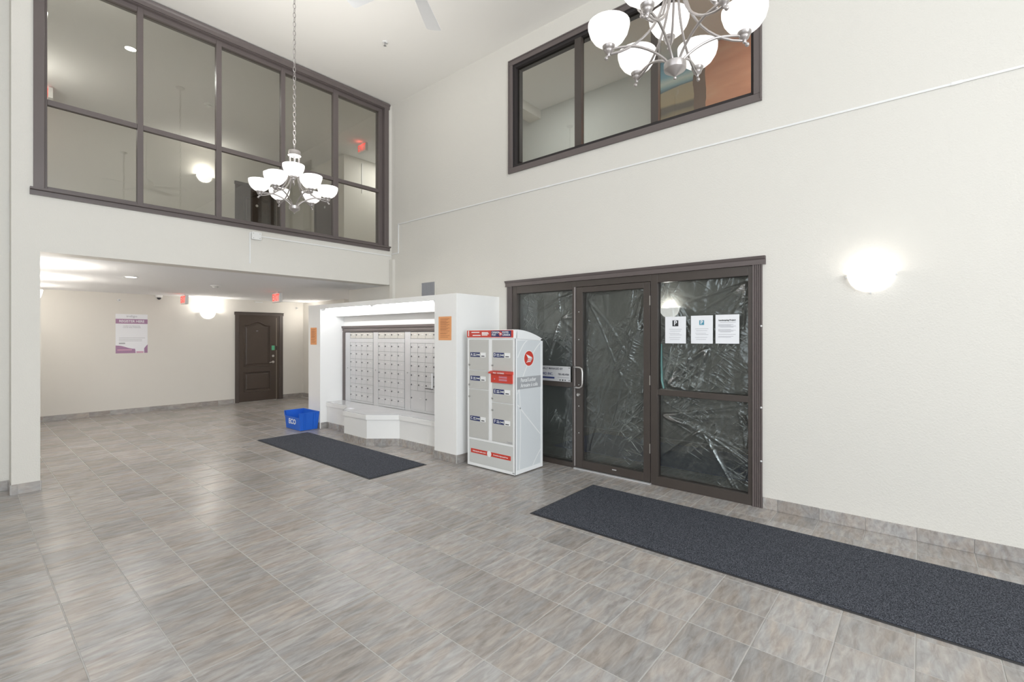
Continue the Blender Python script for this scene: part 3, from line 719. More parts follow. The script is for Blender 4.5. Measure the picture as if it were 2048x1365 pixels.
# ------------------------------------------------------------------ wall sconces
def make_sconce(label):
    r = thing('wall_sconce', label, 'sconce', (0, 0, 0))
    # half bowl, flat side to +x (wall), local coords
    prof = [(.004, -.115), (.05, -.108), (.095, -.085), (.128, -.048), (.148, 0.0), (.152, .035)]
    mb = MB(); seg = 18; vs = []
    for rr, h in prof:
        for i in range(seg+1):
            a = PI/2+PI*i/seg; vs.append((rr*.66*math.cos(a)-.004, rr*math.sin(a), h))
    k_ = seg+1
    mb.add(vs, [(j*k_+i, j*k_+i+1, (j+1)*k_+i+1, (j+1)*k_+i) for j in range(len(prof)-1) for i in range(seg)])
    o = build(mb, 'bowl', 'sconce', r, smooth=True, local=True)
    sm = o.modifiers.new('thick', 'SOLIDIFY'); sm.thickness = .004
    build(MB().box(-.012, 0, -.05, .05, -.05, .02), 'backplate', 'white', r, local=True)
    for y_, z_ in ((-.158, .012), (.158, .012), (0, -.122)):
        build(MB().tube([(0, y_, z_), (-.014, y_, z_)], .006, 8), 'clip', 'steel', r, local=True)
    lb = build(MB().ball((-.05, 0, -.02), .022, 8), 'bulb', 'sconce', r, local=True, smooth=True)
    return r
sc0 = make_sconce('half-bowl glass wall sconce on the tall wall right of the entrance')
sc0.location = (XR, .298, 2.002)
def sconce(loc, rz, label):
    s_ = copy_tree(sc0); s_.location = loc; s_.rotation_euler = (0, 0, rz); s_['label'] = label; return s_
sconce((3.61, YB, 2.035), -PI/2+PI, 'half-bowl glass wall sconce left of the brown door in the hall').rotation_euler = (0, 0, PI/2)
sconce((.545, 7.67, 2.035), PI, 'half-bowl wall sconce half hidden behind the left pilaster in the hall')
sconce((3.54, YB, 5.03), PI/2, 'half-bowl wall sconce on the upper floor, seen through the gridded window')
sconce((.545, 7.22, 5.01), PI, 'half-bowl wall sconce at the top left corner behind the gridded window')
sconce((7.0, 2.87, 1.93), 0, 'half-bowl wall sconce in the vestibule behind the entrance glass')
sconce((.545, 9.4, 2.0), PI, 'added half-bowl wall sconce, unseen behind the left pilaster, filling the hall with light')  # unseen sconce added as hall fill
sconce((5.75, 11.3, 1.90), 0, 'added half-bowl wall sconce, unseen behind the mail alcove, brightening the hall ceiling')  # added out of view to brighten the hall ceiling
sconce((.545, 11.0, 1.95), PI, 'added half-bowl wall sconce, unseen at the far end of the hall left wall')  # another unseen sconce added as hall fill
sconce((.545, 10.2, 5.01), PI, 'added half-bowl wall sconce, unseen on the upper floor left wall')  # unseen sconce added to fill the upper floor
def point(loc, power, col=(1, .95, .88), r=.03, name='bulb_light'):
    l = bpy.data.lights.new(name, 'POINT'); l.energy = power; l.color = col; l.shadow_soft_size = r
    o = bpy.data.objects.new(name, l); C.objects.link(o); o.location = loc; return o
point((XR-.075, .298, 2.05), 0.9)
point((3.61, YB-.075, 2.09), 13, r=.06)
point((.62, 7.67, 2.09), 22, r=.06)
point((3.54, YB-.075, 5.09), 11, r=.06)
point((.62, 7.22, 5.07), 8, r=.06)
point((6.925, 2.87, 1.99), 9.0)
point((.64, 9.4, 2.06), 25, r=.08); point((.64, 11.0, 2.0), 12, r=.08); point((5.67, 11.3, 1.95), 9, r=.08); point((.62, 10.2, 5.07), 14, r=.06)  # lamps of the added unseen sconces, fill for hall and upper floor

# ------------------------------------------------------------------ downlights, detectors, signs
def downlight(loc, label, power):
    r = thing('downlight', label, 'light', loc)
    x, y, z = loc
    build(MB().lathe([(.085, -.001), (.085, -.006), (.068, -.008), (.066, -.001)], loc, 24), 'trim_ring', 'white', r, smooth=True)
    build(MB().lathe([(.0001, -.004), (.066, -.004)], loc, 24), 'lens', 'down', r)
    l = bpy.data.lights.new('downlight_lamp', 'AREA'); l.shape = 'DISK'; l.size = .13; l.energy = power; l.color = (1, .98, .95)
    o = bpy.data.objects.new('downlight_lamp', l); C.objects.link(o); o.location = (x, y, z-.012)
    return r
downlight((1.617, 8.52, ZH), 'round recessed downlight in the low hall ceiling', 7)
downlight((1.64, 8.67, ZU), 'round recessed downlight in the upper floor ceiling behind the gridded window', 14)
for i, (x, y) in enumerate(((6.6, 9.0),)): downlight((x, y, ZH), 'added recessed downlight, unseen in the side corridor ceiling', 18)  # out-of-view lamp added to light the hall's right side
downlight((6.6, 9.3, ZU), 'added recessed downlight, unseen in the upper corridor ceiling', 16)  # out-of-view lamp added to fill the upper floor
downlight((5.7, 4.5, ZU), 'added recessed downlight, unseen, lighting the room behind the upper right window', 25)  # unseen lamp added to brighten the upper right room
downlight((6.2, .9, ZU), 'added recessed downlight, unseen, brightening the mural behind the upper right window', 26)  # unseen lamp added to brighten the mural
def detector(loc, label):
    r = thing('smoke_detector', label, 'detector', loc)
    build(MB().lathe([(.0001, -.002), (.075, -.002), (.075, -.012), (.06, -.018), (.0001, -.018)], loc, 20), 'base', 'white', r, smooth=True)
    build(MB().lathe([(.045, -.018), (.045, -.030), (.035, -.042), (.0001, -.044)], loc, 20), 'sensor', 'lockgrey', r, smooth=True)
detector((2.80, 8.88, ZH), 'round smoke detector on the low hall ceiling')
detector((2.95, 9.69, ZU), 'round smoke detector on the upper floor ceiling behind the gridded window')
def exit_sign(loc, label, txt='EXIT'):
    # loc = top centre on ceiling; faces -X; 0.30 wide along Y
    x, y, z = loc; r = thing('exit_sign', label, 'exit sign', loc, group='illuminated exit signs')
    build(MB().tube([(x, y, z), (x, y, z-.03)], .012, 8), 'canopy', 'white', r)
    build(MB().box(x-.028, x+.028, y-.155, y+.155, z-.205, z-.03), 'housing', 'white', r, bevel=.004)
    f = build(MB().box(x-.030, x-.0281, y-.143, y+.143, z-.195, z-.040), 'face', 'exitface', r)
    build(text_mb(txt, .175, 'x', (x-.0315, y, z-.118), xs=.82, bold=.004), 'lettering', 'exitred', r)
    f['label'] = 'red glowing sign face'
    return r
exit_sign((2.98, 11.2, ZH), 'red exit sign hanging near the back wall above the poster side of the hall')
exit_sign((3.98, 9.30, ZH), 'red exit sign hanging from the hall ceiling in front of the brown door')
exit_sign((5.69, 9.10, ZU), 'red exit sign on the upper floor behind the rightmost window pane')
exit_sign((1.02, 11.1, ZU), 'red exit sign on the upper floor behind the leftmost window pane')
def red(loc, p):
    point(loc, p, (1, .12, .08), .05, 'exit_glow')
red((5.60, 9.10, ZU-.055), .28); red((.93, 11.1, ZU-.055), .4); red((2.89, 11.2, ZH-.055), .1); red((3.89, 9.30, ZH-.055), .1)
cm = thing('security_camera', 'small white dome camera where hall back wall meets ceiling', 'camera', (2.71, YB, 2.33))
build(MB().lathe([(.0001, 2.384), (.06, 2.384), (.06, 2.345), (.045, 2.33)], (2.71, YB-.065, 0), 16), 'housing', 'white', cm, smooth=True)
build(MB().ball((2.71, YB-.065, 2.325), .038, 12), 'dome', 'ink', cm, smooth=True)
def sprinkler(name_loc, axis, label):
    x, y, z = name_loc; r = thing('sprinkler_head', label, 'sprinkler', name_loc, group=None)
    if axis == 'y':
        build(MB().lathe([(.0001, y-.002), (.03, y-.002), (.028, y-.010), (.012, y-.012)], (x, 0, z), 12, 0, 'y'), 'escutcheon', 'white', r)
        build(MB().tube([(x, y-.01, z), (x, y-.05, z)], .007, 6).box(x-.014, x+.014, y-.054, y-.05, z-.012, z+.012), 'head', 'steel', r)
    else:
        build(MB().lathe([(.0001, -.001), (.035, -.001), (.033, -.008), (.012, -.01)], (x, y, z), 12), 'escutcheon', 'white', r)
        build(MB().tube([(x, y, z-.01), (x, y, z-.05)], .007, 6).lathe([(.0001, -.052), (.02, -.05)], (x, y, z), 10), 'head', 'steel', r)
sprinkler((2.077, YB, 2.243), 'y', 'sidewall sprinkler above the poster on the hall back wall')
sprinkler((5.578, YB, 2.242), 'y', 'sidewall sprinkler right of the brown door')
sprinkler((3.621, 5.274, ZC), 'z', 'pendent sprinkler on the high lobby ceiling')
o = build(MB().box(4.58, 4.76, YB-.02, YB-.001, 2.333, 2.357), 'wall_sensor', 'white', at=(4.67, YB, 2.333)); tag(o, 'slim white sensor bar on the wall above the brown door', 'sensor')

# ------------------------------------------------------------------ surface conduit
cr = thing('surface_conduit', 'thin white surface conduit running along the right wall and facade', 'conduit', (XR, 6.46, 2.9))
build(MB().box(XR-.012, XR-.001, -5.35, 6.475, 3.358, 3.374), 'conduit_run', 'white', cr)
build(MB().box(XR-.012, XR-.001, 6.455, 6.475, 2.905, 3.358), 'conduit_run', 'white', cr)
build(MB().box(XR-.012, XR-.001, 6.455, 6.655, 2.889, 2.905), 'conduit_run', 'white', cr)
build(MB().box(2.64, XR-.012, YF-.012, YF-.001, 2.856, 2.872), 'conduit_run', 'white', cr)
build(MB().box(2.490, 2.506, YF-.012, YF-.001, 2.49, 2.885), 'conduit_run', 'white', cr)
build(MB().box(2.490, 2.514, YF-.012, YF-.001, 2.885, 2.898), 'conduit_run', 'white', cr)
for y in (3.45, -.2): build(MB().box(XR-.015, XR-.001, y-.03, y+.03, 3.355, 3.377), 'coupling', 'white', cr)
jb = build(MB().box(2.514, 2.635, YF-.03, YF-.001, 2.81, 2.912), 'junction_box', 'white', cr, bevel=.003)
for x, z in ((2.535, 2.89), (2.615, 2.83), (2.535, 2.83), (2.615, 2.89)): build(MB().lathe([(.0001, YF-.033), (.005, YF-.032), (.006, YF-.030)], (x, 0, z), 8, 0, 'y'), 'screw', 'steel', jb)

# ------------------------------------------------------------------ panel doors
def panel_door(n, label, x0, zf, root_y=YB, simple=False):
    """casing+slab on a wall facing -Y; x0 = left outside edge of the casing"""
    r = thing('door_%d' % n, label, 'door', (x0+.54, root_y, zf), kind='structure')
    y = root_y; W_ = 1.08
    cs = MB(); cs.box(x0, x0+.085, y-.022, y-.001, zf, zf+2.03); cs.box(x0+W_-.085, x0+W_, y-.022, y-.001, zf, zf+2.03)
    build(cs, 'casing', 'trimdoor', r, bevel=.004)
    build(MB().prism([(y-.001, zf+2.03), (y-.026, zf+2.03), (y-.026, zf+2.085), (y-.045, zf+2.10), (y-.001, zf+2.10)], x0-.012, x0+W_+.012, 'x'), 'head_casing', 'trimdoor', r)
    sx0, sx1 = x0+.09, x0+W_-.16
    jam = MB().box(x0+.085, sx0, y-.012, y-.001, zf, zf+2.03).box(sx1, x0+W_-.085, y-.010, y-.001, zf, zf+2.03)
    jam.box(sx0, sx1, y-.010, y-.001, zf+1.995, zf+2.03)
    build(jam, 'jamb', 'doorwood', r)
    build(MB().box(sx1+.001, sx1+.008, y-.014, y-.010, zf, zf+1.98), 'weather_strip', 'beige', r)
    # slab: stiles and rails with recessed panels
    yf, yr = y-.016, y-.003
    px0, px1 = sx0+.095, sx1-.13
    z1, z2, z3, z4 = .235, .704, .822, 1.80
    s_ = MB(); s_.box(sx0, px0, yf, yr, zf+.008, zf+1.995); s_.box(px1, sx1, yf, yr, zf+.008, zf+1.995)
    s_.box(px0, px1, yf, yr, zf+.008, zf+z1); s_.box(px0, px1, yf, yr, zf+z2, zf+z3)
    arc = [(px0, zf+z4)]
    nA = 14
    for i in range(nA+1):
        t = i/nA; u = abs(2*t-1); h = .085*(.5+.5*math.cos(PI*min(1, u*1.25)))
        arc.append((px0+(px1-px0)*t, zf+z4+h))
    top = [(px0, zf+1.995)]+[(a, b) for a, b in arc[1:]]+[(px1, zf+1.995)]
    for i in range(len(arc)-2):
        a, b = arc[i+1], arc[i+2]
        s_.prism([(a[0], a[1]), (b[0], b[1]), (b[0], zf+1.995), (a[0], zf+1.995)], yf, yr, 'y')
    slab = build(s_, 'slab', 'doorwood', r)
    def rp(zb, zt, arched, nm):
        g = .022
        def loop(ins):
            pts = [(px0+ins, zb+ins), (px1-ins, zb+ins)]
            if arched:
                for i in range(nA, -1, -1):
                    t = i/nA; u = abs(2*t-1); h = .085*(.5+.5*math.cos(PI*min(1, u*1.25)))
                    pts.append((px0+ins+(px1-px0-2*ins)*t, zt-ins+h))
            else: pts += [(px1-ins, zt-ins), (px0+ins, zt-ins)]
            return pts
        mb = MB(); Ls = [(loop(0), y-.016), (loop(.006), y-.028), (loop(.018), y-.026), (loop(.030), y-.006), (loop(.05), y-.006), (loop(.070), y-.017)]
        n_ = len(Ls[0][0]); vs = []
        for L_, yy in Ls: vs += [(a, yy, b) for a, b in L_]
        fs = [(k*n_+i, k*n_+(i+1) % n_, (k+1)*n_+(i+1) % n_, (k+1)*n_+i) for k in range(len(Ls)-1) for i in range(n_)]
        fs.append(tuple((len(Ls)-1)*n_+i for i in range(n_)))
        mb.add(vs, fs); build(mb, nm, 'doorwood', r)
    rp(zf+z1, zf+z2, False, 'lower_panel'); rp(zf+z3, zf+z4, True, 'arched_panel')
    if simple:
        build(MB().lathe([(.0001, y-.03), (.03, y-.03), (.03, y-.016)], (x0+.47, 0, zf+1.62), 16, 0, 'y'), 'number_plate', 'bolt', r)
        return r
    hx = sx1-.075
    build(MB().lathe([(.0001, y-.024), (.026, y-.022), (.028, y-.016)], (hx, 0, zf+1.06), 16, 0, 'y'), 'deadbolt', 'chrome', r, smooth=True)
    hd = build(MB().lathe([(.0001, y-.026), (.028, y-.024), (.030, y-.016)], (hx, 0, zf+.915), 16, 0, 'y'), 'handle_rose', 'chrome', r, smooth=True)
    build(MB().tube([(hx, y-.022, zf+.915), (hx, y-.055, zf+.915), (hx-.02, y-.062, zf+.915), (hx-.10, y-.062, zf+.905)], .009, 8), 'lever', 'chrome', hd, smooth=True)
    build(MB().box(hx-.035, hx+.035, y-.018, y-.0162, zf+1.20, zf+1.31), 'door_sticker', 'green', r)['label'] = 'green square sticker'
    build(MB().box(hx+.075, hx+.095, y-.018, y-.0162, zf+1.20, zf+1.30), 'strike_plate', 'dark', r)
    mb = MB(); vs = [(px0+.29+.045*math.cos(2*PI*i/20), y-.0168, zf+1.66+.026*math.sin(2*PI*i/20)) for i in range(20)]
    mb.add(vs+[(a, y-.008, c) for a, b, c in vs], [tuple(range(20))]+[(i, (i+1) % 20, (i+1) % 20+20, i+20) for i in range(20)])
    build(mb, 'number_plate', 'paper', r); build(text_mb('109', .034, 'y', (px0+.29, y-.0175, zf+1.66)), 'lettering', 'greyink', r)
    build(MB().lathe([(.0001, y-.013), (.008, y-.012), (.008, y-.008)], (px0+.29, 0, zf+1.52), 8, 0, 'y'), 'peephole', 'steel', r)
    return r
panel_door(2, 'dark brown arched-panel suite door with green sticker at the end of the hall', 4.155, 0.0)
panel_door(3, 'dark suite door on the upper floor seen through the gridded window', 4.155, Z2, simple=True)
# second upper door on the X=5.75 wall
r = thing('door_4', 'dark door on the upper floor side wall beyond the gridded window', 'door', (5.75, 10.8, Z2), kind='structure')
build(MB().box(5.728, 5.749, 10.28, 10.37, Z2, 5.03).box(5.728, 5.749, 11.23, 11.32, Z2, 5.03).box(5.722, 5.749, 10.26, 11.34, 5.03, 5.11), 'casing', 'trimdoor', r)
build(MB().box(5.734, 5.749, 10.37, 11.23, Z2, 5.03), 'slab', 'trim', r)
build(MB().lathe([(.0001, 5.724), (.03, 5.724), (.03, 5.734)], (0, 10.8, 4.62), 12, 0, 'x'), 'number_plate', 'bolt', r)

# upper conduit piece and mural behind right window
o = build(MB().box(6.20, 6.215, 9.955, 9.968, 4.9, 5.6), 'wall_conduit', 'white', at=(6.2, 9.96, 4.9)); tag(o, 'short white conduit on the upper floor wall behind the rightmost pane', 'conduit')
def mural_mat():
    m, t, N, L = newmat('mural_paint'); b = N['Principled BSDF']; b.inputs['Roughness'].default_value = .7
    geo = N.new('ShaderNodeNewGeometry'); sp = N.new('ShaderNodeSeparateXYZ'); L.new(geo.outputs['Position'], sp.inputs[0])
    no = N.new('ShaderNodeTexNoise'); no.inputs['Scale'].default_value = 1.6; no.inputs['Detail'].default_value = 5
    mp = N.new('ShaderNodeMapping'); mp.inputs['Scale'].default_value = (1, .6, 2.6); L.new(geo.outputs['Position'], mp.inputs[0]); L.new(mp.outputs[0], no.inputs[0])
    def ramp(src, els):
        r = N.new('ShaderNodeValToRGB'); e = r.color_ramp.elements
        e[0].position, e[0].color = els[0][0], (*els[0][1], 1); e[1].position, e[1].color = els[-1][0], (*els[-1][1], 1)
        for p_, c_ in els[1:-1]:
            q = e.new(p_); q.color = (*c_, 1)
        L.new(src, r.inputs[0]); return r.outputs[0]
    def math_(op, a, b_):
        n = N.new('ShaderNodeMath'); n.operation = op
        for i, v_ in enumerate((a, b_)):
            if isinstance(v_, (int, float)): n.inputs[i].default_value = v_
            else: L.new(v_, n.inputs[i])
        return n.outputs[0]
    mr = N.new('ShaderNodeMapRange'); mr.inputs['From Min'].default_value = 4.5; mr.inputs['From Max'].default_value = 5.7
    zn = math_('ADD', sp.outputs['Z'], math_('MULTIPLY', math_('SUBTRACT', no.outputs[0], .5), .22)); L.new(zn, mr.inputs['Value'])
    sky = ramp(mr.outputs[0], [(0, (.25, .20, .10)), (.30, (.33, .26, .15)), (.34, (.14, .12, .09)), (.40, (.16, .13, .09)), (.43, (.48, .38, .22)), (.60, (.50, .42, .28)), (.605, (.10, .17, .22)), (.64, (.30, .50, .55)), (.72, (.75, .85, .80)), (.80, (.30, .58, .74)), (1, (.16, .44, .66))])
    org = ramp(no.outputs[0], [(.3, (.62, .24, .12)), (.52, (.78, .36, .20)), (.7, (.85, .50, .30))])
    yn = math_('ADD', sp.outputs['Y'], math_('MULTIPLY', math_('SUBTRACT', no.outputs[0], .5), .10))
    m1 = N.new('ShaderNodeMix'); m1.data_type = 'RGBA'; L.new(math_('LESS_THAN', yn, 2.50), m1.inputs['Factor']); L.new(sky, m1.inputs['A']); m1.inputs['B'].default_value = (.20, .12, .075, 1)
    m2 = N.new('ShaderNodeMix'); m2.data_type = 'RGBA'; L.new(math_('LESS_THAN', yn, 2.33), m2.inputs['Factor']); L.new(m1.outputs['Result'], m2.inputs['A']); L.new(org, m2.inputs['B'])
    L.new(m2.outputs['Result'], b.inputs['Base Color']); return m
M['mural'] = mural_mat()
o = build(MB().box(6.965, 6.998, .2, 3.12, 3.1, 5.69), 'wall_mural', 'mural', at=(6.98, 1.7, 3.1)); tag(o, 'painted mural of blue sky and orange field behind the upper right window', 'mural')

# ------------------------------------------------------------------ poster
po = thing('wall_poster', 'white and purple parking registration poster on the hall back wall', 'poster', (2.28, YB, 1.2))
px0, px1, pz0, pz1 = 2.024, 2.531, 1.201, 1.976; yp = YB-.004
build(MB().box(px0, px1, yp, YB-.001, pz0, pz1), 'sheet', 'paper', po)
def PX(u): return px0+(px1-px0)*u
def PZ(v_): return pz0+(pz1-pz0)*v_
build(MB().box(PX(0), PX(1), yp-.0008, yp-.0002, PZ(.755), PZ(.875)), 'title_band', 'purple', po)
lettering(po, 'REGISTER HERE', .068, 'y', (PX(.5), yp-.0014, PZ(.815)), 'paper', bold=.001, xs=.86)
lettering(po, 'indigo', .062, 'y', (PX(.5), yp-.0012, PZ(.945)), 'greyink', xs=1.15)
lettering(po, 'SCAN TO REGISTER\nYOUR FREE PARKING', .030, 'y', (PX(.5), yp-.0012, PZ(.675)), 'greyink')
ly = MB()
for f in (.385, .345, .31): ly.box(PX(.1), PX(.92-.1*(f < .36)), yp-.0008, yp-.0002, PZ(f), PZ(f)+.006)
build(ly, 'print', 'greyink', po)
build(MB().box(PX(.1), PX(.29), yp-.0008, yp-.0002, PZ(.235), PZ(.27)), 'button_print', 'greyink', po)
wave = [(PX(0), PZ(.2))]+[(PX(u/20), PZ(.17+.03*math.cos(u/20*PI*2.2-.6)-.05*(u/20))) for u in range(1, 13)]+[(PX(.62), PZ(0)), (PX(0), PZ(0))]
build(MB().prism(wave, yp-.0009, yp-.0002, 'y'), 'wave_print', 'purple', po)
build(MB().prism([(PX(.89), PZ(0)), (PX(.89), PZ(.12)), (PX(.93), PZ(.16)), (PX(1), PZ(.22)), (PX(1), PZ(0))], yp-.0009, yp-.0002, 'y'), 'corner_print', 'purple', po)
build(MB().box(PX(.64), PX(.87), yp-.0009, yp-.0002, PZ(.0), PZ(.045)), 'pink_print', 'pink', po)
lettering(po, '1.888.553.5554', .028, 'y', (PX(.27), yp-.0014, PZ(.085)), 'paper', bold=.0006) if False else build(MB().box(PX(.05), PX(.5), yp-.0014, yp-.0009, PZ(.07), PZ(.10)), 'phone_print', 'pink', po)

# ------------------------------------------------------------------ parcel locker
LX, LY0, LY1 = 3.98, 3.37, 4.11
lk = thing('parcel_locker', 'grey and white steel parcel locker with red header beside the entrance', 'locker', (4.23, 3.74, 0))
def LB(nm, mat, *a, par=None, bev=0.0, **k): return build(MB().box(*a), nm, mat, par or lk, bevel=bev, **k)
# body with curved top profile (x,z)
top = [(LX+.004, 0.012), (4.480, 0.012), (4.480, 1.498)]+[(4.485-(4.485-LX-.02)*t, 1.500+.105*math.sin(t*PI/2)**.9) for t in [i/12 for i in range(1, 13)]]+[(LX+.004, 1.600)]
build(MB().prism(top, LY0+.012, LY1-.012, 'y'), 'body', 'lockwhite', lk)
# side skins (white rim + inset panel)
rim = MB()
def side(y0, y1):
    rim.box(LX, LX+.036, y0, y1, .012, 1.585); rim.box(4.452, 4.485, y0, y1, .012, 1.505); rim.box(LX+.036, 4.452, y0, y1, .012, .055)
    tp = [(4.485, 1.485), (4.485, 1.505)]+[(4.485-(4.485-LX-.02)*t, 1.505+.107*math.sin(t*PI/2)**.9) for t in [i/12 for i in range(1, 13)]]+[(LX, 1.612), (LX, 1.52), (4.0, 1.515)]
    rim.prism(tp, y0, y1, 'y')
side(LY0, LY0+.012); side(LY1-.012, LY1)
build(rim, 'side_frame', 'lockwhite', lk)
sp_ = LB('side_panel', 'lockpanel', LX+.036, 4.452, LY0+.003, LY0+.012, .055, 1.49)
# arcs printed on the side panel
def ribbon(pts, w_, y_, mat):
    mb = MB(); vs = []
    for i, (a, b) in enumerate(pts):
        p0 = pts[max(0, i-1)]; p1 = pts[min(len(pts)-1, i+1)]; dx, dz = p1[0]-p0[0], p1[1]-p0[1]; L_ = math.hypot(dx, dz)
        nx, nz = -dz/L_*w_/2, dx/L_*w_/2; vs += [(a+nx, y_, b+nz), (a-nx, y_, b-nz)]
    mb.add(vs, [(2*i, 2*i+1, 2*i+3, 2*i+2) for i in range(len(pts)-1)])
    return build(mb, 'swoosh_print', mat, sp_)
for (ax, az, bx_, bz, cx_, cz) in ((4.03, 1.30, 4.12, 1.46, 4.20, 1.49), (4.03, .90, 4.22, 1.32, 4.44, 1.46), (4.03, .78, 4.2, .62, 4.44, .40), (4.06, .06, 4.10, .55, 4.06, .95), (4.30, .06, 4.36, .14, 4.45, .22)):
    pts = [((1-t)**2*ax+2*t*(1-t)*bx_+t*t*cx_, (1-t)**2*az+2*t*(1-t)*bz+t*t*cz) for t in [i/14 for i in range(15)]]
    ribbon(pts, .012, LY0+.0024, 'lockwhite')
LB('side_band', 'lockband', LX+.037, 4.451, LY0+.0022, LY0+.003, .948, 1.083, par=sp_)
build(text_mb('Parcel Locker\nArmoire à colis', .062, 'y', (4.082, LY0+.0014, 1.016), 'LEFT', xs=.80, bold=.0006), 'lettering', 'lockwhite', sp_)
def disc(cx_, cz, r_, y_, mat, nm, par, n=28, thick=.0006):
    vs = [(cx_+r_*math.cos(2*PI*i/n), y_, cz+r_*math.sin(2*PI*i/n)) for i in range(n)]
    return build(MB().add(vs+[(a, y_-thick, c) for a, b, c in vs], [tuple(range(n)), tuple(range(n, 2*n))]+[(i, (i+1) % n, (i+1) % n+n, i+n) for i in range(n)]), nm, mat, par)
disc(4.229, 1.287, .092, LY0+.0026, 'lockwhite', 'logo_ring', sp_); disc(4.229, 1.287, .084, LY0+.0018, 'red', 'logo_disc', sp_)
def wing(cx_, cz, s_, y_, par, face='y'):
    def P(u, v_): return (cx_+u*s_, cz+v_*s_) if face == 'y' else (cx_-u*s_, cz+v_*s_)
    mb = MB()
    for poly in ([(-.66, .62), (.72, .12), (.55, -.06), (-.18, .02)], [(-.30, -.08), (.60, -.10), (.50, -.22), (-.22, -.18)], [(-.42, -.30), (.46, -.28), (.34, -.40), (-.36, -.38)], [(-.62, -.56), (.26, -.48), (.40, -.40), (-.46, -.46)], [(.55, .10), (.78, .02), (.30, -.56), (.22, -.50)]):
        mb.prism([P(u, v_) for u, v_ in poly], y_-.0005, y_, face)
    return build(mb, 'logo_wing', 'lockwhite', par)
wing(4.229, 1.287, .082, LY0+.0011, sp_)
# front frame
fr = MB(); fx0, fx1 = LX-.002, LX+.012
fr.box(fx0, fx1, LY0, LY0+.028, .012, 1.512); fr.box(fx0, fx1, LY1-.028, LY1, .012, 1.512)
fr.box(fx0, fx1, LY0+.028, LY1-.028, .012, .045); fr.box(fx0, fx1, LY0+.028, LY1-.028, .318, .340); fr.box(fx0, fx1, 3.708, 3.762, .340, 1.500); fr.box(fx0, fx1, LY0+.028, LY1-.028, 1.498, 1.512)
build(fr, 'front_frame', 'lockwhite', lk, bevel=.002)
LB('header_panel', 'lockwhite', LX-.012, LX+.03, LY0-.002, LY1+.002, 1.514, 1.612, bev=.004)
hp = lk
LB('header_print', 'red', LX-.0135, LX-.012, LY0+.012, LY1-.004, 1.524, 1.606)
LB('header_badge', 'navy', LX-.0145, LX-.0135, LY0+.042, 3.712, 1.532, 1.600)
xh = LX-.0150
build(text_mb('1', .085, 'x', (xh, 4.078, 1.566), bold=.002), 'lettering', 'lockwhite', lk)
build(text_mb('CANADA\nPOST', .030, 'x', (xh, 3.702, 1.567), 'LEFT', xs=.92, bold=.0004), 'lettering', 'lockwhite', lk)
build(text_mb('POSTES\nCANADA', .030, 'x', (xh, 3.542, 1.567), 'LEFT', xs=.92, bold=.0004), 'lettering', 'lockwhite', lk)
mbd = MB(); n = 20; vs = [(xh+.0002, 3.57+.026*math.cos(2*PI*i/n), 1.566+.026*math.sin(2*PI*i/n)) for i in range(n)]; mbd.add(vs, [tuple(range(n))]); build(mbd, 'logo_disc', 'red', lk)
def wingx(cy_, cz, s_, x_, par):
    mb = MB()
    for poly in ([(-.66, .62), (.72, .12), (.55, -.06), (-.18, .02)], [(-.42, -.20), (.50, -.18), (.34, -.34), (-.36, -.30)], [(-.62, -.56), (.26, -.48), (.40, -.40), (-.46, -.46)], [(.55, .10), (.78, .02), (.30, -.56), (.22, -.50)]):
        mb.prism([(cy_-u*s_, cz+v_*s_) for u, v_ in poly], x_-.0005, x_, 'x')
    return build(mb, 'logo_wing', 'lockwhite', par)
wingx(3.57, 1.566, .024, xh, lk)
pl = MB()
for q, (a, b, z_) in enumerate(((4.03, 3.90, 1.583), (4.01, 3.88, 1.548), (3.86, 3.76, 1.580), (3.86, 3.75, 1.566), (3.86, 3.77, 1.552))): pl.box(xh, xh+.001, b, a, z_-.005, z_+.005)
build(pl, 'header_small_print', 'lockwhite', lk)
# doors
def ldoor(letter, y0, y1, z0, z1, zl, zk):
    d = LB('locker_door', 'lockgrey', LX-.006, LX+.004, y0+.003, y1-.003, z0+.003, z1-.003, bev=.002)
    yl = y1-.024
    build(MB().box(LX-.0072, LX-.006, yl-.160, yl, zl-.027, zl+.027), 'label_print', 'navy', d)
    build(text_mb(letter, .048, 'x', (LX-.0078, yl-.024, zl), xs=.8, bold=.0008), 'lettering', 'lockwhite', d)
    build(MB().box(LX-.0078, LX-.0072, yl-.088, yl-.050, zl+.004, zl+.012).box(LX-.0078, LX-.0072, yl-.092, yl-.050, zl-.014, zl-.006)
          .box(LX-.0078, LX-.0072, yl-.150, yl-.100, zl-.005, zl+.005).box(LX-.0078, LX-.0072, yl-.118, yl-.100, zl-.011, zl+.011).box(LX-.0078, LX-.0072, yl-.156, yl-.142, zl-.011, zl+.011), 'key_print', 'lockwhite', d)
    build(MB().box(LX-.009, LX-.006, yl-.252, yl-.172, zl-.028, zl+.026), 'card_holder', 'lockwhite', d)
    build(MB().box(LX-.0098, LX-.009, yl-.235, yl-.185, zl-.020, zl-.010), 'card_print', 'ink', d)
    build(MB().lathe([(.0001, LX-.020), (.010, LX-.018), (.012, LX-.006)], (0, y1-.012, zk), 12, 0, 'x'), 'lock', 'steel', d, smooth=True)
    return d
ldoor('A', 3.762, 4.082, 1.140, 1.498, 1.322, 1.202)
ldoor('B', 3.762, 4.082, .918, 1.137, 1.045, .965)
ldoor('C', 3.762, 4.082, .342, .914, .572, .826)
ldoor('D', 3.398, 3.708, 1.150, 1.498, 1.326, 1.208)
ldoor('E', 3.398, 3.708, .790, 1.010, .914, .832)
ldoor('F', 3.398, 3.708, .342, .786, .574, .699)
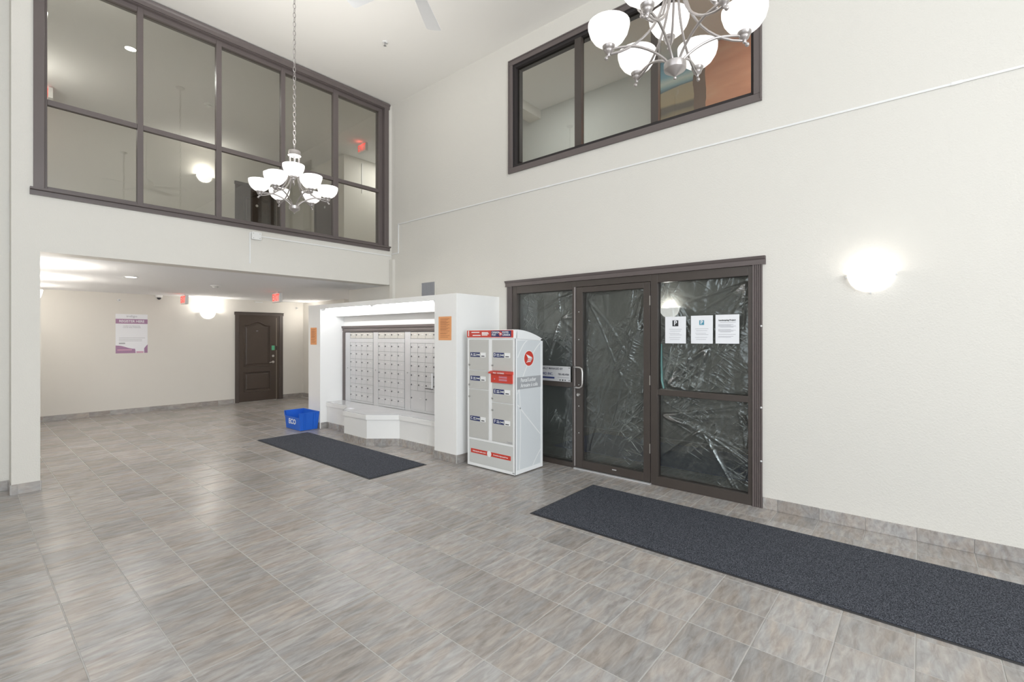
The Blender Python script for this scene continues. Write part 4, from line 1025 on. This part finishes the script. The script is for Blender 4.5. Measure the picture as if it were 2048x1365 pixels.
ms = build(MB().box(LX-.018, LX+.004, 3.398, 3.712, 1.014, 1.120).prism([(LX+.004, 1.118), (LX-.020, 1.112), (LX-.048, 1.118), (LX-.046, 1.132), (LX+.004, 1.148)], 3.390, 3.728, 'y'), 'mail_slot', 'red', lk); ms['label'] = 'red letter slot with hooded flap'
mb = MB()
for z_ in (1.085, 1.078, 1.071, 1.055, 1.048, 1.041): mb.box(LX-.0188, LX-.018, 3.47, 3.59, z_-.002, z_+.002)
build(mb, 'print', 'pink', ms); build(text_mb('MAIL  COURRIER', .022, 'x', (LX-.0485, 3.57, 1.1255)), 'lettering', 'lockwhite', ms)
build(MB().lathe([(.0001, LX-.024), (.007, LX-.022), (.008, LX-.018)], (0, 3.655, 1.055), 8, 0, 'x'), 'lock', 'pink', ms)
kp = LB('kick_panel', 'kick', LX-.001, LX+.006, LY0+.030, LY1-.030, .047, .316)
build(MB().box(LX-.0022, LX-.001, 3.776, 4.052, .162, .212).box(LX-.0022, LX-.001, 3.428, 3.734, .162, .212), 'red_print', 'red', kp)
build(text_mb('Delivering the online world', .022, 'x', (LX-.0030, 3.915, .187), xs=.86, bold=.0003), 'lettering', 'lockwhite', kp)
build(text_mb("Du monde en ligne jusqu'à vous", .022, 'x', (LX-.0030, 3.578, .187), xs=.78, bold=.0003), 'lettering', 'lockwhite', kp)
mbd = MB(); vs = [(LX-.0026, 3.755+.034*math.cos(2*PI*i/n), .187+.036*math.sin(2*PI*i/n)) for i in range(n)]; mbd.add(vs, [tuple(range(n))]); build(mbd, 'badge_print', 'lockwhite', kp)
build(text_mb('Canadä'.replace('ä', 'a'), .032, 'x', (LX-.0075, 3.402, .352+.012), 'RIGHT', xs=.8), 'lettering', 'greyink', lk)
build(text_mb('136', .022, 'x', (LX-.003, 3.374, .030), 'RIGHT'), 'lettering', 'ink', lk)
for yy in (LY0+.05, LY1-.05):
    for xx in (LX+.05, 4.44): build(MB().lathe([(.02, .0005), (.02, .012)], (xx, yy, 0), 8), 'foot', 'dark', lk)

# ------------------------------------------------------------------ recycling bin
bn = thing('recycling_bin', 'open blue plastic recycling bin with white lettering beside the mail alcove', 'bin', (3.77, 7.86, 0))
# bottom corners 3.60..3.93 x 7.62..8.12 ; top flares ; front (low notch) faces -X
bx0, bx1, by0, by1 = 3.615, 3.905, 7.605, 8.10; f_ = .022; HB = .285; HN = .205
def ring(z, ins=0):
    t = z/HB; e = f_*t-ins
    return [(bx0-e, by0-e), (bx1+e, by0-e), (bx1+e, by1+e), (bx0-e, by1+e)]
mb = MB()
def shell(ins, zb):
    b = ring(zb, ins); t = ring(HB, ins); nt = ring(HN, ins)
    return b, t, nt
bo, to, no_ = shell(0, .004); bi, ti, ni = shell(.006, .012)
def quad(a, b, c, d): mb.add([a, b, c, d], [(0, 1, 2, 3)])
def p3(p, z): return (p[0], p[1], z)
for (B, T, Nn, zb) in ((bo, to, no_, .004), (bi, ti, ni, .012)):
    for i in (0, 1, 2): quad(p3(B[i], zb), p3(B[i+1], zb), p3(T[i+1], HB), p3(T[i], HB))
    # front side (index 3->0) lower with corner posts rising
    a, b = Vector((*B[3], zb)), Vector((*B[0], zb)); at, bt = Vector((*T[3], HB)), Vector((*T[0], HB)); an, bnn = Vector((*Nn[3], HN)), Vector((*Nn[0], HN))
    k1 = .07
    quad(a, b, bnn, an)
    quad(an, an.lerp(bnn, k1), at.lerp(bt, k1*.6), at); quad(bnn.lerp(an, k1), bnn, bt, bt.lerp(at, k1*.6))
    quad(p3(B[0], zb), p3(B[1], zb), p3(B[2], zb), p3(B[3], zb))
body = build(mb, 'tub', 'blue', bn)
rimm = MB()
T = ring(HB)
def rimseg(p, q, z0, z1, w_=.007): rimm.tube([(p[0], p[1], z0), (q[0], q[1], z1)], w_, 6)
for i in (0, 1, 2): rimseg(T[i], T[i+1], HB, HB)
Nn = ring(HN); rimseg(Nn[3], Nn[0], HN, HN, .006); rimseg(T[3], Nn[3], HB, HN, .006); rimseg(T[0], Nn[0], HB, HN, .006)
build(rimm, 'rim', 'blue', bn)
rb = None
for xx in (bx0+.06, bx0+.09, bx1-.07, bx1-.04):
    vs = []
    o = build(MB().add([(xx-.006, by0-.004, .01), (xx+.006, by0-.004, .01), (xx+.006, by0-f_-.006, HB-.01), (xx-.006, by0-f_-.006, HB-.01), (xx-.006, by0+.004, .01), (xx+.006, by0+.004, .01), (xx+.006, by0-f_+.004, HB-.01), (xx-.006, by0-f_+.004, HB-.01)], [(0, 1, 2, 3), (0, 4, 5, 1), (1, 5, 6, 2), (2, 6, 7, 3), (3, 7, 4, 0)]), 'rib', 'blue', bn)
build(text_mb('ECO', .115, 'x', (bx0-.014, (by0+by1)/2, .13), xs=1.1, bold=.003), 'lettering', 'paper', bn)

# ------------------------------------------------------------------ floor mats
def floor_mat(label, x0, x1, y0, y1):
    r = thing('floor_mat', label, 'mat', ((x0+x1)/2, (y0+y1)/2, 0.0005))
    build(MB().box(x0, x1, y0, y1, .0006, .004), 'rubber_edge', 'rubber', r, bevel=.001)
    build(MB().box(x0+.018, x1-.018, y0+.018, y1-.018, .004, .010), 'pile', 'carpet', r, bevel=.002)
floor_mat('long dark charcoal runner mat in front of the entrance', 3.235, 4.285, -1.6, 2.57)
floor_mat('short dark charcoal mat in front of the mail alcove', 2.88, 3.66, 4.48, 7.43)

# ------------------------------------------------------------------ chandeliers
def make_chandelier(label, rot):
    r = thing('chandelier', label, 'chandelier', (0, 0, 0))
    R_ = .315
    hub = MB().lathe([(.0001, 0), (.006, .002), (.008, .008), (.004, .014), (.012, .02), (.050, .045), (.052, .05), (.052, .078), (.045, .083), (.0001, .084)], (0, 0, 0), 24)
    build(hub, 'hub', 'nickel', r, smooth=True, local=True)
    # gallery at top
    g = MB().lathe([(.0001, .640), (.055, .640), (.058, .63), (.058, .605), (.062, .600), (.062, .590), (.052, .588), (.0001, .588)], (0, 0, 0), 24)
    for k in range(6):
        a = k*PI/3; g.tube([(.05*math.cos(a), .05*math.sin(a), .59), (.047*math.cos(a), .047*math.sin(a), .50)], .005, 6)
    g.lathe([(.0001, .500), (.050, .500), (.050, .488), (.0001, .486)], (0, 0, 0), 20)
    g.tube([(0, 0, .638), (0, 0, .67)], .006, 6)
    build(g, 'gallery', 'nickel', r, smooth=True, local=True)
    def light(a, rad, zc, up):
        ca, sa = math.cos(a), math.sin(a)
        def P(q, z): return (q*ca, q*sa, z)
        if up:
            arm = build(MB().tube([P(.03, .50), P(.035, .42), P(.07, .30), P(.13, .25), P(rad, zc-.03)], [.0055]*5, 8), 'arm', 'nickel', r, smooth=True, local=True)
            ball_r = rad
        else:
            pts = []
            for t in [i/10 for i in range(11)]:
                # from hub up, over, out to the cup
                q = .032+(rad+.012-.032)*t**1.25; z = .084+.105*math.sin(min(1, t*1.25)*PI/2)-.012*max(0, t-.6)*2.5
                pts.append(P(q, z))
            pts[-1] = P(rad+.012, zc-.028)
            arm = build(MB().tube(pts, .0060, 8), 'arm', 'nickel', r, smooth=True, local=True)
            pts2 = []
            for t in [i/12 for i in range(13)]:
                q = .040+(rad-.050)*(t**2.1); z = .495-(.495-(zc-.01))*(1-(1-t)**1.55)
                pts2.append(P(q, z))
            build(MB().tube(pts2, .0058, 8), 'upper_arm', 'nickel', r, smooth=True, local=True)
        bl = P(rad+(.012 if not up else 0), zc-.030)
        cup = MB().lathe([(.0001, -.012), (.007, -.008), (.008, 0), (.014, .008), (.020, .014), (.023, .022), (.022, .026), (.029, .032), (.031, .044), (.026, .048)], (P(rad, 0)[0], P(rad, 0)[1], zc-.014), 14)
        cup.ball(bl, .010, 8)
        build(cup, 'cup', 'nickel', r, smooth=True, local=True)
        c0 = P(rad, 0)
        prof = [(.026, .030), (.050, .040), (.074, .060), (.092, .088), (.101, .118), (.102, .140), (.098, .140), (.097, .118), (.088, .090), (.070, .064), (.046, .046), (.026, .036)]
        build(MB().lathe(prof, (c0[0], c0[1], zc), 24), 'glass_shade', 'shade', r, smooth=True, local=True)
        build(MB().ball((c0[0], c0[1], zc+.085), .028, 10), 'bulb', 'shade', r, smooth=True, local=True)
    for k in range(6): light(rot+k*PI/3, R_, .165, False)
    for k in range(3): light(rot+PI/6+k*2*PI/3, .19, .294, True)
    return r
def chain(z0, z1, root):
    mb = MB(); z = z0; i = 0
    while z < z1-.02:
        pts = []
        for q in range(12):
            a = 2*PI*q/12; u = .0125*math.cos(a); v_ = .027*math.sin(a)
            pts.append((u, 0, z+.025+v_) if i % 2 else (0, u, z+.025+v_))
        mb.tube(pts, .0030, 5, closed=True); z += .046; i += 1
    mb.tube([(.006, 0, z0), (.006, 0, z1)], .0011, 4)
    build(mb, 'chain', 'nickel', root, local=True)
    build(MB().lathe([(.0001, z1-z0*0-.0), (.06, z1), (.058, z1-.012), (.03, z1-.03), (.0001, z1-.034)], (0, 0, 0), 20), 'canopy', 'nickel', root, smooth=True, local=True)
angL = -YAW  # lateral direction of the room's diagonal
ZHUB = 2.785
ch1 = make_chandelier('silver chandelier with frosted bowl shades hanging far, before the gridded window', angL+math.radians(22))
chain(.665, ZC-ZHUB, ch1); ch1.location = (2.241, 4.838, ZHUB)
ch2 = copy_tree(ch1); ch2.location = (2.268, .903, ZHUB); ch2.rotation_euler = (0, 0, math.radians(28))
ch2['label'] = 'silver chandelier with frosted bowl shades hanging near, cut by the top edge of the photo'
for o in (ch1, ch2): o['group'] = 'pair of lobby chandeliers'
for c_ in (ch1, ch2):
    l = bpy.data.lights.new('chandelier_glow', 'SPOT'); l.energy = 100 if c_ is ch1 else 26; l.color = (1, .975, .94); l.shadow_soft_size = .25; l.spot_size = math.radians(172); l.spot_blend = 1.0
    o = bpy.data.objects.new('chandelier_glow', l); C.objects.link(o); o.location = (c_.location.x, c_.location.y, ZHUB+.52); o.rotation_euler = (PI, 0, 0)

# ------------------------------------------------------------------ ceiling fan
fn = thing('ceiling_fan', 'white ceiling fan whose blades dip into the top of the photo', 'fan', (2.22, 2.90, 4.23))
def fl_(mb, nm, mat, smooth=True, par=None): return build(mb, nm, mat, par or fn, smooth=smooth, local=True)
fl_(MB().tube([(0, 0, .12), (0, 0, ZC-4.23)], .011, 10), 'downrod', 'fanwhite')
fl_(MB().lathe([(.0001, ZC-4.23), (.06, ZC-4.23), (.055, ZC-4.27), (.02, ZC-4.31), (.0001, ZC-4.31)], (0, 0, 0), 20), 'canopy', 'fanwhite')
fl_(MB().lathe([(.0001, .14), (.03, .14), (.06, .12), (.10, .10), (.115, .06), (.11, .02), (.08, -.01), (.05, -.03), (.045, -.07), (.0001, -.075)], (0, 0, 0), 24), 'motor', 'fanwhite')
for k in range(5):
    a = math.radians(33.7+72*k); ca, sa = math.cos(a), math.sin(a)
    br = MB().box(.09, .20, -.012, .012, -.006, .002)
    def rot(mb):
        mb.v = [(x*ca-(y*.978-0*z)*sa, x*sa+(y*.978)*ca, z+y*.18) for x, y, z in mb.v]; return mb
    b_ = fl_(rot(br), 'blade_iron', 'fanwhite', False)
    pts = [(.16, -.050), (.60, -.068), (.612, -.060), (.617, -.045), (.617, .045), (.612, .060), (.60, .068), (.16, .050)]
    fl_(rot(MB().prism(pts, -.002, .004)), 'blade', 'fanwhite', False)
